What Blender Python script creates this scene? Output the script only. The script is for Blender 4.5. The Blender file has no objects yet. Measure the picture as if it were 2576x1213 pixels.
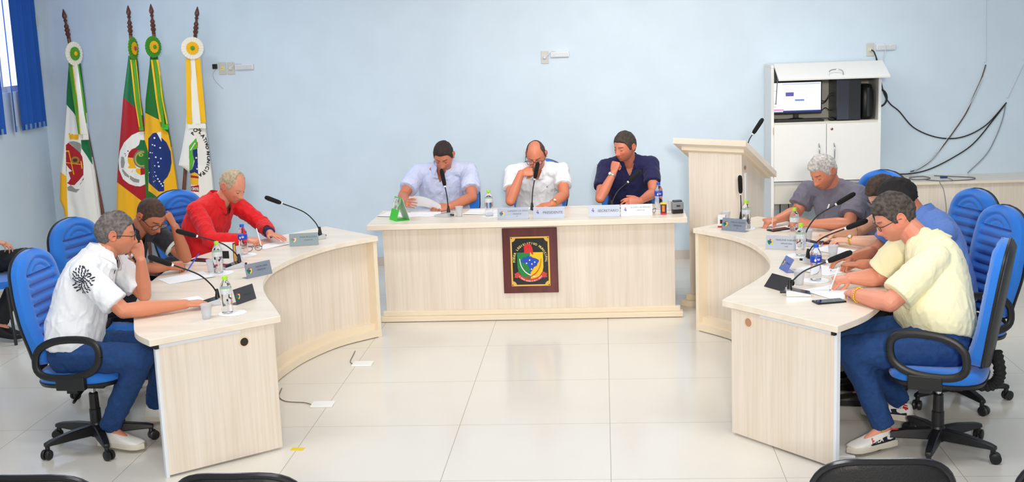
import bpy, bmesh, math, random
import numpy as np
from mathutils import Vector, Matrix, noise
from mathutils.bvhtree import BVHTree
from math import sin, cos, pi, radians, sqrt

random.seed(7)
SC = bpy.context.scene
COL = SC.collection

# ---------------------------------------------------------------- camera
F_PX, PITCH, YAW, ROLL, CAM_H = 3073.555, 0.1790565, -0.0787138, -0.0377022, 2.25
_f = Vector((sin(YAW)*cos(PITCH), cos(YAW)*cos(PITCH), -sin(PITCH)))
_r0 = Vector((cos(YAW), -sin(YAW), 0.0)); _u0 = _r0.cross(_f)
_r = cos(ROLL)*_r0 + sin(ROLL)*_u0; _u = -sin(ROLL)*_r0 + cos(ROLL)*_u0
cam_d = bpy.data.cameras.new('camera'); cam = bpy.data.objects.new('camera', cam_d); COL.objects.link(cam)
cam.matrix_world = Matrix(((_r.x, _u.x, -_f.x, 0), (_r.y, _u.y, -_f.y, 0), (_r.z, _u.z, -_f.z, CAM_H), (0, 0, 0, 1)))
cam_d.sensor_width = 36.0; cam_d.lens = 36.0*F_PX/2576.0; cam_d.clip_end = 100
SC.camera = cam

# ---------------------------------------------------------------- light
SC.view_settings.view_transform = 'Standard'; SC.view_settings.look = 'None'
SC.view_settings.gamma = 1.0; SC.view_settings.use_curve_mapping = False
SC.view_settings.exposure = -0.75
W = bpy.data.worlds.new('world'); SC.world = W; W.use_nodes = True
W.node_tree.nodes['Background'].inputs[0].default_value = (0.86, 0.93, 1.0, 1)
W.node_tree.nodes['Background'].inputs[1].default_value = 0.9

def area(name, loc, target, sx, sy, power, color):
    l = bpy.data.lights.new(name, 'AREA'); l.shape = 'RECTANGLE'; l.size = sx; l.size_y = sy
    l.energy = power; l.color = color
    o = bpy.data.objects.new(name, l); COL.objects.link(o); o.location = loc
    o.rotation_euler = (Vector(target)-Vector(loc)).to_track_quat('-Z', 'Y').to_euler()
    return o
fl = area('flash_light', (0.25, -1.8, 2.9), (-0.35, 11.25, 1.25), 0.5, 0.5, 150, (1.0, 0.95, 0.87)); fl.data.spread = radians(80)
for i, (x, y) in enumerate([(-2.6, 5.2), (1.5, 5.2), (-0.6, 7.6), (-3.4, 9.0), (2.2, 9.0), (-0.6, 3.0)]):
    area('ceiling_lamp_light', (x, y, 3.02), (x, y, 0), 1.2, 0.3, 46, (0.97, 0.985, 1.0))
ww = area('wall_fill_light', (0.25, 8.6, 3.0), (0.30, 11.25, 1.15), 2.2, 0.3, 28, (1.0, 0.90, 0.79)); ww.data.spread = radians(110)  # added fill, no fitting behind it; brightens the middle of the back wall
area('window_daylight', (-5.0, 10.0, 2.2), (0, 8.2, 0.9), 1.6, 0.8, 20, (0.75, 0.88, 1.0))

# ---------------------------------------------------------------- helpers
def lin(c):
    r = []
    for v in c[:3]:
        v = v/255.0
        r.append(v/12.92 if v <= 0.04045 else ((v+0.055)/1.055)**2.4)
    return (r[0], r[1], r[2], 1.0)

_m = {}
def mat(name, c=(200, 200, 200), rough=0.6, metal=0.0, spec=0.5, emit=None, es=1.0, alpha=1.0, trans=0.0,
        noise_amt=0.0, noise_scale=8.0, noise_col=None, bump=0.0, bump_scale=60.0, stretch=(1, 1, 1), sheen=0.0, coat=0.0, sss=0.0, attr=None):
    if name in _m: return _m[name]
    m = bpy.data.materials.new(name); m.use_nodes = True; nt = m.node_tree; N = nt.nodes; L = nt.links
    b = N['Principled BSDF']
    b.inputs['Base Color'].default_value = lin(c); b.inputs['Roughness'].default_value = rough
    b.inputs['Metallic'].default_value = metal; b.inputs['Specular IOR Level'].default_value = spec
    b.inputs['Transmission Weight'].default_value = trans; b.inputs['Alpha'].default_value = alpha
    b.inputs['Sheen Weight'].default_value = sheen; b.inputs['Coat Weight'].default_value = coat
    if sss:
        b.inputs['Subsurface Weight'].default_value = sss; b.inputs['Subsurface Radius'].default_value = (0.02, 0.008, 0.004)
        b.inputs['Subsurface Scale'].default_value = 0.5
    if emit: b.inputs['Emission Color'].default_value = lin(emit); b.inputs['Emission Strength'].default_value = es
    tc = N.new('ShaderNodeTexCoord'); mp = N.new('ShaderNodeMapping'); L.new(tc.outputs['Object'], mp.inputs[0])
    mp.inputs['Scale'].default_value = stretch
    if attr:
        a = N.new('ShaderNodeVertexColor'); a.layer_name = attr
        src = a.outputs['Color']
        if noise_amt:
            n = N.new('ShaderNodeTexNoise'); n.inputs['Scale'].default_value = noise_scale; n.inputs['Detail'].default_value = 4
            L.new(mp.outputs[0], n.inputs['Vector'])
            mr = N.new('ShaderNodeMapRange'); mr.inputs[3].default_value = 1-noise_amt; mr.inputs[4].default_value = 1+noise_amt
            mr.inputs[1].default_value = 0.3; mr.inputs[2].default_value = 0.7
            L.new(n.outputs[0], mr.inputs[0])
            mx = N.new('ShaderNodeVectorMath'); mx.operation = 'SCALE'
            L.new(src, mx.inputs[0]); L.new(mr.outputs[0], mx.inputs['Scale']); src = mx.outputs[0]
        L.new(src, b.inputs['Base Color'])
    elif noise_amt or noise_col:
        n = N.new('ShaderNodeTexNoise'); n.inputs['Scale'].default_value = noise_scale; n.inputs['Detail'].default_value = 5
        L.new(mp.outputs[0], n.inputs['Vector'])
        cr = N.new('ShaderNodeValToRGB'); cr.color_ramp.elements[0].position = 0.35; cr.color_ramp.elements[1].position = 0.65
        c2 = noise_col or tuple(max(0, v*(1-noise_amt)) for v in c)
        cr.color_ramp.elements[0].color = lin(c2); cr.color_ramp.elements[1].color = lin(c)
        L.new(n.outputs[0], cr.inputs[0]); L.new(cr.outputs[0], b.inputs['Base Color'])
    if bump:
        n2 = N.new('ShaderNodeTexNoise'); n2.inputs['Scale'].default_value = bump_scale; n2.inputs['Detail'].default_value = 3
        L.new(mp.outputs[0], n2.inputs['Vector'])
        bp = N.new('ShaderNodeBump'); bp.inputs['Strength'].default_value = bump; bp.inputs['Distance'].default_value = 0.01
        L.new(n2.outputs[0], bp.inputs['Height']); L.new(bp.outputs[0], b.inputs['Normal'])
    _m[name] = m
    return m

class MB:
    """collects shapes; build() links them as one mesh object"""
    def __init__(s): s.v = []; s.f = []; s.mi = []; s.cur = 0
    def add(s, vs, fs, M=None):
        o = len(s.v)
        for p in vs:
            p = Vector(p)
            s.v.append(tuple(M @ p) if M is not None else tuple(p))
        for f in fs: s.f.append([i+o for i in f]); s.mi.append(s.cur)
        return s
    def box(s, a, b, M=None):
        x0, y0, z0 = a; x1, y1, z1 = b
        vs = [(x0,y0,z0),(x1,y0,z0),(x1,y1,z0),(x0,y1,z0),(x0,y0,z1),(x1,y0,z1),(x1,y1,z1),(x0,y1,z1)]
        return s.add(vs, [(0,3,2,1),(4,5,6,7),(0,1,5,4),(1,2,6,5),(2,3,7,6),(3,0,4,7)], M)
    def prism(s, poly, z0, z1, M=None):
        n = len(poly)
        ar = sum(poly[i][0]*poly[(i+1)%n][1]-poly[(i+1)%n][0]*poly[i][1] for i in range(n))
        if ar < 0: poly = poly[::-1]
        vs = [(p[0],p[1],z0) for p in poly]+[(p[0],p[1],z1) for p in poly]
        fs = [tuple(range(n))[::-1], tuple(range(n,2*n))]+[(i,(i+1)%n,(i+1)%n+n,i+n) for i in range(n)]
        return s.add(vs, fs, M)
    def loft(s, rings, closed=True, caps=True, M=None):
        n = len(rings[0]); vs = [p for r in rings for p in r]; fs = []
        for k in range(len(rings)-1):
            for i in range(n if closed else n-1):
                j = (i+1)%n; fs.append((k*n+i, k*n+j, (k+1)*n+j, (k+1)*n+i))
        if caps and closed:
            fs.append(tuple(range(n))[::-1]); fs.append(tuple(range((len(rings)-1)*n, len(rings)*n)))
        return s.add(vs, fs, M)
    def tube(s, pts, r, n=10, caps=True, M=None, sx=1.0):
        pts = [Vector(p) for p in pts]
        if not hasattr(r, '__len__'): r = [r]*len(pts)
        rings = []; up = None
        for i, p in enumerate(pts):
            if i == 0: t = pts[1]-p
            elif i == len(pts)-1: t = p-pts[i-1]
            else: t = (pts[i+1]-p).normalized()+(p-pts[i-1]).normalized()
            t = t.normalized() if t.length > 1e-9 else Vector((0,0,1))
            if up is None:
                up = Vector((0,0,1)) if abs(t.z) < 0.9 else Vector((1,0,0))
            a = t.cross(up)
            if a.length < 1e-6: a = t.orthogonal()
            a.normalize(); b = a.cross(t).normalized(); up = b
            rings.append([p+a*(cos(2*pi*k/n)*r[i]*sx)+b*(sin(2*pi*k/n)*r[i]) for k in range(n)])
        return s.loft(rings, True, caps, M)
    def lathe(s, prof, n=24, M=None):
        rings = [[(r*cos(2*pi*k/n), r*sin(2*pi*k/n), z) for k in range(n)] for r, z in prof]
        return s.loft(rings, True, True, M)
    def ball(s, c, rx, ry=None, rz=None, n=16, m=10, M=None, R=None):
        ry = rx if ry is None else ry; rz = rx if rz is None else rz
        rings = []
        for j in range(m+1):
            th = pi*j/m; rr = max(sin(th), 0.02)
            ring = []
            for k in range(n):
                q = Vector((rx*rr*cos(2*pi*k/n), ry*rr*sin(2*pi*k/n), -rz*cos(th)))
                if R is not None: q = R @ q
                ring.append(q+Vector(c))
            rings.append(ring)
        return s.loft(rings, True, True, M)
    def capsule(s, p0, p1, r0, r1, n=14):
        p0, p1 = Vector(p0), Vector(p1); d = p1-p0; L = d.length
        if L < 1e-6: return s.ball(p0, r0)
        t = d/L; pts = []; rs = []
        for k in range(5):
            a = pi/2*(k/4.0); pts.append(p0-t*(r0*cos(a))); rs.append(max(r0*sin(a), r0*0.04))
        for k in range(5):
            a = pi/2*(k/4.0); pts.append(p1+t*(r1*sin(a))); rs.append(max(r1*cos(a), r1*0.04))
        return s.tube(pts, rs, n)
    def mesh(s, name, mats=None, smooth=True, angle=35):
        me = bpy.data.meshes.new(name); me.from_pydata(s.v, [], s.f)
        if mats is not None:
            for m in (mats if isinstance(mats, (list, tuple)) else [mats]): me.materials.append(m)
        me.polygons.foreach_set('material_index', s.mi)
        if smooth:
            me.polygons.foreach_set('use_smooth', [True]*len(me.polygons)); me.set_sharp_from_angle(angle=radians(angle))
        me.update(); return me
    def build(s, name, mats=None, parent=None, smooth=True, angle=35, bevel=0.0, label=None):
        return link(name, s.mesh(name, mats, smooth, angle), parent, bevel, label)

def link(name, me, parent=None, bevel=0.0, label=None):
    o = bpy.data.objects.new(name, me); COL.objects.link(o)
    if parent is not None: o.parent = parent
    if bevel:
        b = o.modifiers.new('bevel', 'BEVEL'); b.width = bevel; b.segments = 2; b.limit_method = 'ANGLE'; b.angle_limit = radians(40)
    if label: o['label'] = label
    return o
def tag(o, label, cat, group=None):
    o['label'] = label; o['category'] = cat
    if group: o['group'] = group
    return o
def struct(o): o['kind'] = 'structure'; return o
def thing(name, label, cat, loc=(0,0,0), rz=0.0, group=None):
    o = bpy.data.objects.new(name, None); COL.objects.link(o); o.empty_display_size = 0.1
    o.location = loc; o.rotation_euler = (0, 0, rz)
    return tag(o, label, cat, group)
def dup(root, loc, rz, label=None, group=None):
    r = root.copy(); COL.objects.link(r); r.location = loc; r.rotation_euler = (0, 0, rz)
    if label: r['label'] = label
    if group: r['group'] = group
    for ch in list(root.children):
        c = ch.copy(); COL.objects.link(c); c.parent = r
        for g in ch.children:
            d = g.copy(); COL.objects.link(d); d.parent = c
    return r
def smooth_path(pts, n=8, closed=False):
    """Catmull-Rom through pts"""
    P = [Vector(p) for p in pts]; out = []; N = len(P)
    for i in range(N-1):
        a = P[max(i-1,0)]; b = P[i]; c = P[i+1]; d = P[min(i+2,N-1)]
        for k in range(n):
            t = k/n
            out.append(0.5*((2*b)+(c-a)*t+(2*a-5*b+4*c-d)*t*t+(3*b-a-3*c+d)*t**3))
    out.append(P[-1]); return out
def text_mesh(txt, size, align='CENTER', extrude=0.0, bold=0.0):
    cu = bpy.data.curves.new('t', 'FONT'); cu.body = txt; cu.size = size; cu.align_x = align; cu.align_y = 'CENTER'
    cu.extrude = extrude; cu.offset = bold; cu.resolution_u = 3
    o = bpy.data.objects.new('t', cu)
    me = bpy.data.meshes.new_from_object(o)
    vs = [v.co.copy() for v in me.vertices]; fs = [tuple(p.vertices) for p in me.polygons]
    bpy.data.objects.remove(o); bpy.data.curves.remove(cu); bpy.data.meshes.remove(me)
    return vs, fs
def basis(o, x, y, z):
    return Matrix(((x[0],y[0],z[0],o[0]),(x[1],y[1],z[1],o[1]),(x[2],y[2],z[2],o[2]),(0,0,0,1)))
def TR(loc=(0,0,0), rz=0.0, rx=0.0, ry=0.0):
    return Matrix.Translation(loc) @ Matrix.Rotation(rz,4,'Z') @ Matrix.Rotation(ry,4,'Y') @ Matrix.Rotation(rx,4,'X')

def WP(u, v, Y=11.238):       # reads a point at depth Y from the photograph's pixels
    d = _f+_r*((u-1288)/F_PX)+_u*((606.5-v)/F_PX); k = Y/d.y; return (d.x*k, Y, CAM_H+d.z*k)
# ---------------------------------------------------------------- materials of the place
def wood_mat():
    m = bpy.data.materials.new('pale_wood'); m.use_nodes = True; nt = m.node_tree; N = nt.nodes; L = nt.links; b = N['Principled BSDF']
    b.inputs['Roughness'].default_value = 0.38
    tc = N.new('ShaderNodeTexCoord'); out = None
    def nz(scale, st, a, c, p0, p1):
        mp = N.new('ShaderNodeMapping'); mp.inputs['Scale'].default_value = st; L.new(tc.outputs['Object'], mp.inputs[0])
        n = N.new('ShaderNodeTexNoise'); n.inputs['Scale'].default_value = scale; n.inputs['Detail'].default_value = 6; L.new(mp.outputs[0], n.inputs['Vector'])
        r = N.new('ShaderNodeValToRGB'); r.color_ramp.elements[0].position = p0; r.color_ramp.elements[1].position = p1
        r.color_ramp.elements[0].color = lin(a); r.color_ramp.elements[1].color = lin(c); L.new(n.outputs[0], r.inputs[0]); return r
    r1 = nz(9, (1, 1, 0.05), (232, 219, 203), (241, 230, 217), 0.3, 0.7)
    r2 = nz(60, (1, 1, 0.03), (236, 230, 222), (255, 255, 255), 0.25, 0.6)
    mx = N.new('ShaderNodeMix'); mx.data_type = 'RGBA'; mx.blend_type = 'MULTIPLY'; mx.inputs[0].default_value = 0.6
    L.new(r1.outputs[0], mx.inputs[6]); L.new(r2.outputs[0], mx.inputs[7]); L.new(mx.outputs[2], b.inputs['Base Color'])
    return m
WOOD = wood_mat()
def wood_flat():
    m = bpy.data.materials.new('pale_wood_top'); m.use_nodes = True; nt = m.node_tree; N = nt.nodes; L = nt.links; b = N['Principled BSDF']
    b.inputs['Roughness'].default_value = 0.3
    tc = N.new('ShaderNodeTexCoord'); mp = N.new('ShaderNodeMapping'); mp.inputs['Scale'].default_value = (0.12, 1, 1); L.new(tc.outputs['Object'], mp.inputs[0])
    n = N.new('ShaderNodeTexNoise'); n.inputs['Scale'].default_value = 14; n.inputs['Detail'].default_value = 6; L.new(mp.outputs[0], n.inputs['Vector'])
    r = N.new('ShaderNodeValToRGB'); r.color_ramp.elements[0].position = 0.35; r.color_ramp.elements[1].position = 0.65
    r.color_ramp.elements[0].color = lin((236, 222, 204)); r.color_ramp.elements[1].color = lin((244, 233, 217)); L.new(n.outputs[0], r.inputs[0]); L.new(r.outputs[0], b.inputs['Base Color'])
    return m
WOODT = wood_flat()
WOODE = mat('wood_edge', (242, 226, 200), 0.45)
WALLM = mat('wall_paint', (213, 230, 244), 0.55, noise_amt=0.02, noise_scale=3, bump=0.03, bump_scale=220)
WHITE = mat('white_laminate', (240, 240, 238), 0.4)
WPLAST = mat('white_plastic', (235, 235, 235), 0.4)
GREYPL = mat('grey_plastic', (205, 203, 196), 0.5)
BLACK = mat('black_plastic', (22, 22, 24), 0.42)
BLACKM = mat('black_matte', (18, 18, 20), 0.8)
CHROME = mat('chrome', (210, 210, 212), 0.18, metal=1.0)
ALU = mat('white_profile', (232, 236, 242), 0.35)

def floor_mat():
    m = bpy.data.materials.new('floor_tile'); m.use_nodes = True; nt = m.node_tree; N = nt.nodes; L = nt.links; b = N['Principled BSDF']
    S, X0, Y0 = 0.8486914, -1.7040736, 9.1337428
    geo = N.new('ShaderNodeNewGeometry'); sep = N.new('ShaderNodeSeparateXYZ'); L.new(geo.outputs['Position'], sep.inputs[0])
    ds = []; fl = []
    for ax, o in (('X', X0), ('Y', Y0)):
        a = N.new('ShaderNodeMath'); a.operation = 'SUBTRACT'; a.inputs[1].default_value = o; L.new(sep.outputs[ax], a.inputs[0])
        d = N.new('ShaderNodeMath'); d.operation = 'DIVIDE'; d.inputs[1].default_value = S; L.new(a.outputs[0], d.inputs[0])
        w = N.new('ShaderNodeMath'); w.operation = 'PINGPONG'; w.inputs[1].default_value = 0.5; L.new(d.outputs[0], w.inputs[0]); ds.append(w)
        r = N.new('ShaderNodeMath'); r.operation = 'FLOOR'; L.new(d.outputs[0], r.inputs[0]); fl.append(r)
    mn = N.new('ShaderNodeMath'); mn.operation = 'MINIMUM'; L.new(ds[0].outputs[0], mn.inputs[0]); L.new(ds[1].outputs[0], mn.inputs[1])
    lt = N.new('ShaderNodeMath'); lt.operation = 'LESS_THAN'; lt.inputs[1].default_value = 0.0022; L.new(mn.outputs[0], lt.inputs[0])
    n = N.new('ShaderNodeTexNoise'); n.inputs['Scale'].default_value = 2.2; n.inputs['Detail'].default_value = 5; L.new(geo.outputs['Position'], n.inputs['Vector'])
    cr = N.new('ShaderNodeValToRGB'); cr.color_ramp.elements[0].color = lin((226, 220, 210)); cr.color_ramp.elements[1].color = lin((232, 227, 218)); L.new(n.outputs[0], cr.inputs[0])
    mx = N.new('ShaderNodeMix'); mx.data_type = 'RGBA'; L.new(lt.outputs[0], mx.inputs[0]); L.new(cr.outputs[0], mx.inputs[6]); mx.inputs[7].default_value = lin((176, 166, 148))
    L.new(mx.outputs[2], b.inputs['Base Color']); b.inputs['Roughness'].default_value = 0.16; b.inputs['Specular IOR Level'].default_value = 0.45
    return m
# ---------------------------------------------------------------- room shell
XL, XR, YB, YF, ZC = -5.27, 5.2, 11.25, -3.0, 3.1
struct(MB().box((XL-0.15, YF, -0.1), (XR+0.15, YB+0.15, 0)).build('floor', floor_mat(), smooth=False))
struct(MB().box((XL-0.15, YB, 0), (XR+0.15, YB+0.15, ZC)).build('wall_back', WALLM, smooth=False))
WY0, WY1, WZ0, WZ1 = 9.0, 10.95, 1.78, 2.75      # window opening in the left wall
wl = MB()
wl.box((XL-0.15, YF, 0), (XL, WY0, ZC)); wl.box((XL-0.15, WY1, 0), (XL, YB, ZC)); wl.box((XL-0.15, WY0, 0), (XL, WY1, WZ0)); wl.box((XL-0.15, WY0, WZ1), (XL, WY1, ZC))
struct(wl.build('wall_left', WALLM, smooth=False))
struct(MB().box((XR, YF, 0), (XR+0.15, YB, ZC)).build('wall_right', WALLM, smooth=False))
struct(MB().box((XL-0.15, YF, ZC), (XR+0.15, YB+0.15, ZC+0.1)).build('ceiling', mat('ceiling_paint', (238, 240, 242), 0.8), smooth=False))
BASEM = mat('baseboard_tile', (214, 204, 194), 0.35)
struct(MB().box((XL, YB-0.012, 0), (XR, YB, 0.085)).build('baseboard_back', BASEM, smooth=False))
struct(MB().box((XL, YF, 0), (XL+0.012, YB-0.012, 0.085)).build('baseboard_left', BASEM, smooth=False))
# window behind the blind
wr = struct(bpy.data.objects.new('window_1', None)); COL.objects.link(wr)
wf = MB()
for a, b in (((WY0, WZ0), (WY1, WZ0+0.05)), ((WY0, WZ1-0.05), (WY1, WZ1)), ((WY0, WZ0+0.05), (WY0+0.05, WZ1-0.05)), ((WY1-0.05, WZ0+0.05), (WY1, WZ1-0.05)), ((9.6, WZ0+0.05), (9.64, WZ1-0.05)), ((10.56, WZ0+0.05), (10.59, WZ1-0.05))):
    wf.box((XL-0.09, a[0], a[1]), (XL-0.05, b[0], b[1]))
wf.build('window_frame', mat('alu_frame', (225, 228, 232), 0.4), wr)
MB().box((XL-0.072, WY0+0.05, WZ0+0.05), (XL-0.066, WY1-0.05, WZ1-0.05)).build('window_pane', mat('sky_lit_frosted_glass', (235, 245, 255), 0.4, emit=(225, 240, 255), es=2.2), wr)
# ---------------------------------------------------------------- wing desks
LIN = [(-1.735,6.20),(-1.84,6.45),(-1.945,6.69),(-2.035,6.94),(-2.095,7.19),(-2.12,7.43),(-2.11,7.62),(-2.045,7.95),(-1.89,8.31),(-1.645,8.58)]
LOUT = [(-2.14,9.08),(-2.38,8.75),(-2.62,8.36),(-2.77,7.98),(-2.82,7.6),(-2.79,7.1),(-2.68,6.6),(-2.49,6.08),(-2.40,5.88),(-2.28,5.74)]
RIN = [(0.60,6.37),(0.72,6.61),(0.835,6.84),(0.94,7.10),(0.985,7.396),(0.985,7.69),(0.93,8.05),(0.82,8.32),(0.61,8.60)]
ROUT = [(1.12,9.05),(1.38,8.66),(1.57,8.25),(1.66,7.8),(1.67,7.35),(1.60,6.9),(1.47,6.42),(1.29,6.02),(1.09,5.77)]
def sp2(pts, n=6): return [(p.x, p.y) for p in smooth_path([(a, b, 0) for a, b in pts], n)]
def offs(pts, d):
    out = []
    for i, p in enumerate(pts):
        a = pts[max(i-1,0)]; b = pts[min(i+1,len(pts)-1)]
        t = Vector((b[0]-a[0], b[1]-a[1])).normalized(); out.append((p[0]-t.y*d, p[1]+t.x*d))
    return out
def strip(mb, pts, d0, d1, z0, z1):
    a = offs(pts, d0); b = offs(pts, d1)
    rings = [[(a[i][0],a[i][1],z0),(a[i][0],a[i][1],z1),(b[i][0],b[i][1],z1),(b[i][0],b[i][1],z0)] for i in range(len(pts))]
    mb.loft(rings)
DESKH = 0.75
def wing(inner, outer, side, label):
    t = thing('wing_desk', label, 'desk', group='curved wing desks')
    ins = sp2(inner); outs = sp2(outer)
    MB().prism(ins+outs, DESKH-0.035, DESKH).build('desk_top', [WOODT], t, smooth=False, bevel=0.003)
    s = side       # +1: away from the aisle lies on the left of the inner path direction
    k0 = 10
    MB_ = MB(); strip(MB_, ins[k0:], s*0.11, s*0.128, 0.005, DESKH-0.035); MB_.build('curved_panel', WOOD, t)
    k = MB(); strip(k, ins[k0:], s*0.02, s*0.13, 0.006, 0.055); strip(k, ins[k0:], s*0.06, s*0.13, 0.055, 0.10); k.build('plinth', WOODE, t, angle=30)
    # end post at the far end of the arc and the joint in the middle
    def post(i, w, name='end_board'):
        a = Vector(ins[i]); b = Vector(ins[i-3] if i > 3 else ins[i+3]); d = (b-a).normalized() if i > 3 else (b-a).normalized()
        n = Vector((-d.y, d.x)); 
        o0 = offs(ins, s*0.02)[i]; o1 = offs(ins, s*0.15)[i]
        o0 = Vector(o0); o1 = Vector(o1)
        q = MB().prism([tuple(o0), tuple(o0+d*w), tuple(o1+d*w), tuple(o1)], 0.0, DESKH-0.035); q.build(name, WOODE, t, smooth=False, bevel=0.002)
    post(len(ins)-1, 0.03); 
    # straight end panel towards the public
    a = Vector(inner[0]); b = Vector(outer[-1]); d = (b-a).normalized(); n = Vector((d.y, -d.x)) if s > 0 else Vector((-d.y, d.x))
    if n.y > 0: n = -n
    n = -n          # into the desk
    L = (b-a).length
    p0 = a+d*0.02+n*0.05; p1 = a+d*(L-0.06)+n*0.05; q0 = p0+n*0.025; q1 = p1+n*0.025
    e = MB().prism([tuple(p0), tuple(p1), tuple(q1), tuple(q0)], 0.012, DESKH-0.037).build('end_panel', WOOD, t, smooth=False)
    # white aluminium profiles along the outer edge and below the top
    p2 = p1+d*0.018; q2 = q1+d*0.018
    MB().prism([tuple(p1-n*0.003), tuple(p2-n*0.003), tuple(q2), tuple(q1)], 0.0, DESKH-0.037).build('edge_profile', ALU, t, smooth=False, bevel=0.002)
    pa = p0+d*(L*0.27); ph = p1
    MB().prism([tuple(pa-n*0.006), tuple(ph-n*0.006), tuple(ph), tuple(pa)], DESKH-0.062, DESKH-0.042).build('top_profile', ALU, t, smooth=False)
    # cable hole
    c = p0+d*(0.175 if s > 0 else 0.125)-n*0.0005; X = Vector((d.x, d.y, 0)); Z = Vector((0,0,1)); Nn = Vector((-n.x, -n.y, 0))
    Mx = basis((c.x, c.y, DESKH-0.115 if s > 0 else DESKH-0.105), X, Z, Nn)
    h = MB(); h.lathe([(0.030,-0.002),(0.030,0.003),(0.023,0.004),(0.021,0.001)], 28, Mx).build('grommet', mat('grommet_wood', (236,214,184), 0.5), t)
    MB().lathe([(0.0005,0.001),(0.0215,0.0012),(0.0215,0.0042),(0.0005,0.0045)], 28, Mx).build('cable_hole', mat('dark_hole' if s > 0 else 'tan_hole', (52,44,40) if s > 0 else (188,140,112), 0.9), t)
    # black steel rail under the outer edge and the inner leg panel
    r = MB(); o2 = sp2(outer); strip(r, o2[-14:-1], -s*-0.035, -s*-0.055, DESKH-0.06, DESKH-0.036) ; r.build('steel_rail', BLACK, t)
    (xa, ya), (xb, yb_) = ((-2.27,7.39),(-2.74,7.37)) if s > 0 else ((1.14,7.39),(1.60,7.37))
    MB().box((min(xa,xb), ya-0.0125, 0.0), (max(xa,xb), ya+0.0125, DESKH-0.035)).build('support_panel', WOOD, t, smooth=False)
    return t
wing(LIN, LOUT, 1, 'curved pale wood desk on the left, in front of the flags')
wing(RIN, ROUT, -1, 'curved pale wood desk on the right, beside the lectern and cabinet')
# ---------------------------------------------------------------- presiding desk
CH = 0.77
t = thing('presiding_desk', 'long straight pale wood desk with coat of arms plaque on its front', 'desk')
MB().box((-1.80, 8.95, CH-0.04), (0.595, 9.66, CH)).build('desk_top', WOODT, t, smooth=False, bevel=0.003)
MB().box((-1.70, 9.06, 0.08), (0.505, 9.085, CH-0.04)).build('front_panel', WOOD, t, smooth=False)
for x in (-1.70, 0.48): MB().box((x, 9.085, 0.0), (x+0.025, 9.60, CH-0.04)).build('side_panel', WOOD, t, smooth=False)
q = MB(); q.box((-1.745, 9.01, 0.004), (0.56, 9.10, 0.042)); q.box((-1.725, 9.035, 0.042), (0.54, 9.085, 0.08)); q.build('plinth', WOODE, t, smooth=False, bevel=0.004)
# ---------------------------------------------------------------- lectern
LA = radians(-36)
t = thing('lectern', 'tall pale wood lectern with sloping top beside the white cabinet', 'lectern', (0.64, 9.40, 0), LA)
SL = 0.60     # fall of the top towards the speaker
def wedge(x0, x1, y0, y1, z0, zf, flat=False):
    """block whose top falls with the reading slope; zf is the top height at y = 0"""
    zt = [zf-SL*y for y in (y0, y0, y1, y1)]; zb = [z0]*4 if not flat else [v-z0 for v in zt]
    c = [(x0,y0),(x1,y0),(x1,y1),(x0,y1)]
    return [(p[0],p[1],z) for p, z in zip(c, zb)]+[(p[0],p[1],z) for p, z in zip(c, zt)], [(0,3,2,1),(4,5,6,7),(0,1,5,4),(1,2,6,5),(2,3,7,6),(3,0,4,7)]
MB().add(*wedge(0, 0.46, 0, 0.34, 0.09, 1.235)).build('column', WOOD, t, smooth=False)
MB().box((-0.055,-0.055,0.0),(0.515,0.40,0.045)).build('base_slab', WOODE, t, smooth=False, bevel=0.003)
MB().box((-0.025,-0.025,0.045),(0.485,0.37,0.09)).build('base_moulding', WOODE, t, smooth=False, bevel=0.003)
MB().add(*wedge(-0.095, 0.535, -0.07, 0.40, 0.045, 1.275, True)).build('reading_top', WOODT, t, smooth=False, bevel=0.002)
MB().add(*wedge(-0.045, 0.495, -0.03, 0.37, 0.03, 1.233, True)).build('top_moulding', WOODE, t, smooth=False, bevel=0.002)
MB().box((0.46, 0.035, 0.62), (0.472, 0.058, 1.06)).build('cable_duct', WPLAST, t, smooth=False, bevel=0.002)
MB().lathe([(0.0005,0.0),(0.016,0.0),(0.016,0.0015),(0.0005,0.0015)], 20, TR((0.4605,0.047,1.10),0,0,pi/2)).build('cable_hole', mat('tan_hole', (188,140,112), 0.9), t)
# ---------------------------------------------------------------- white cabinet
t = thing('cabinet', 'white wall cabinet with raised flap, open computer bay and two doors', 'cabinet')
CX0, CX1, CY0, CY1 = 1.452, 2.392, 10.80, 11.235
th = 0.02
CI = mat('cabinet_inside', (214, 210, 200), 0.6)
q = MB(); q.box((CX0,CY0,0.0),(CX0+0.025,CY1,1.7545)); q.box((CX1-0.025,CY0,0.45),(CX1,CY1,1.7545)); q.box((CX0,CY0,1.755),(CX1,CY1,1.778)); q.build('carcass', WHITE, t, smooth=False, bevel=0.002)
MB().box((CX0+0.025,CY1-0.02,0.45),(CX1-0.025,CY1,1.755)).build('back_panel', CI, t, smooth=False)
MB().box((CX0+0.025,CY0+0.005,1.255),(CX1-0.025,CY1-0.02,1.28)).build('shelf', CI, t, smooth=False)
MB().box((CX0+0.025,CY0+0.02,0.735),(CX1-0.025,CY1-0.02,0.755)).build('bottom_shelf', WHITE, t, smooth=False)
xm = 1.925
for x0, x1, hx in ((CX0+0.024, xm-0.002, xm-0.065), (xm+0.002, CX1-0.004, xm+0.065)):
    dr = MB().box((x0,CY0-0.018,0.765),(x1,CY0,1.262)).build('door', WHITE, t, smooth=False, bevel=0.0015)
    MB().tube(smooth_path([(hx,CY0-0.016,0.93),(hx,CY0-0.05,0.965),(hx,CY0-0.055,1.01),(hx,CY0-0.05,1.055),(hx,CY0-0.016,1.09)],5), 0.006, 8).build('handle', CHROME, dr)
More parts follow.
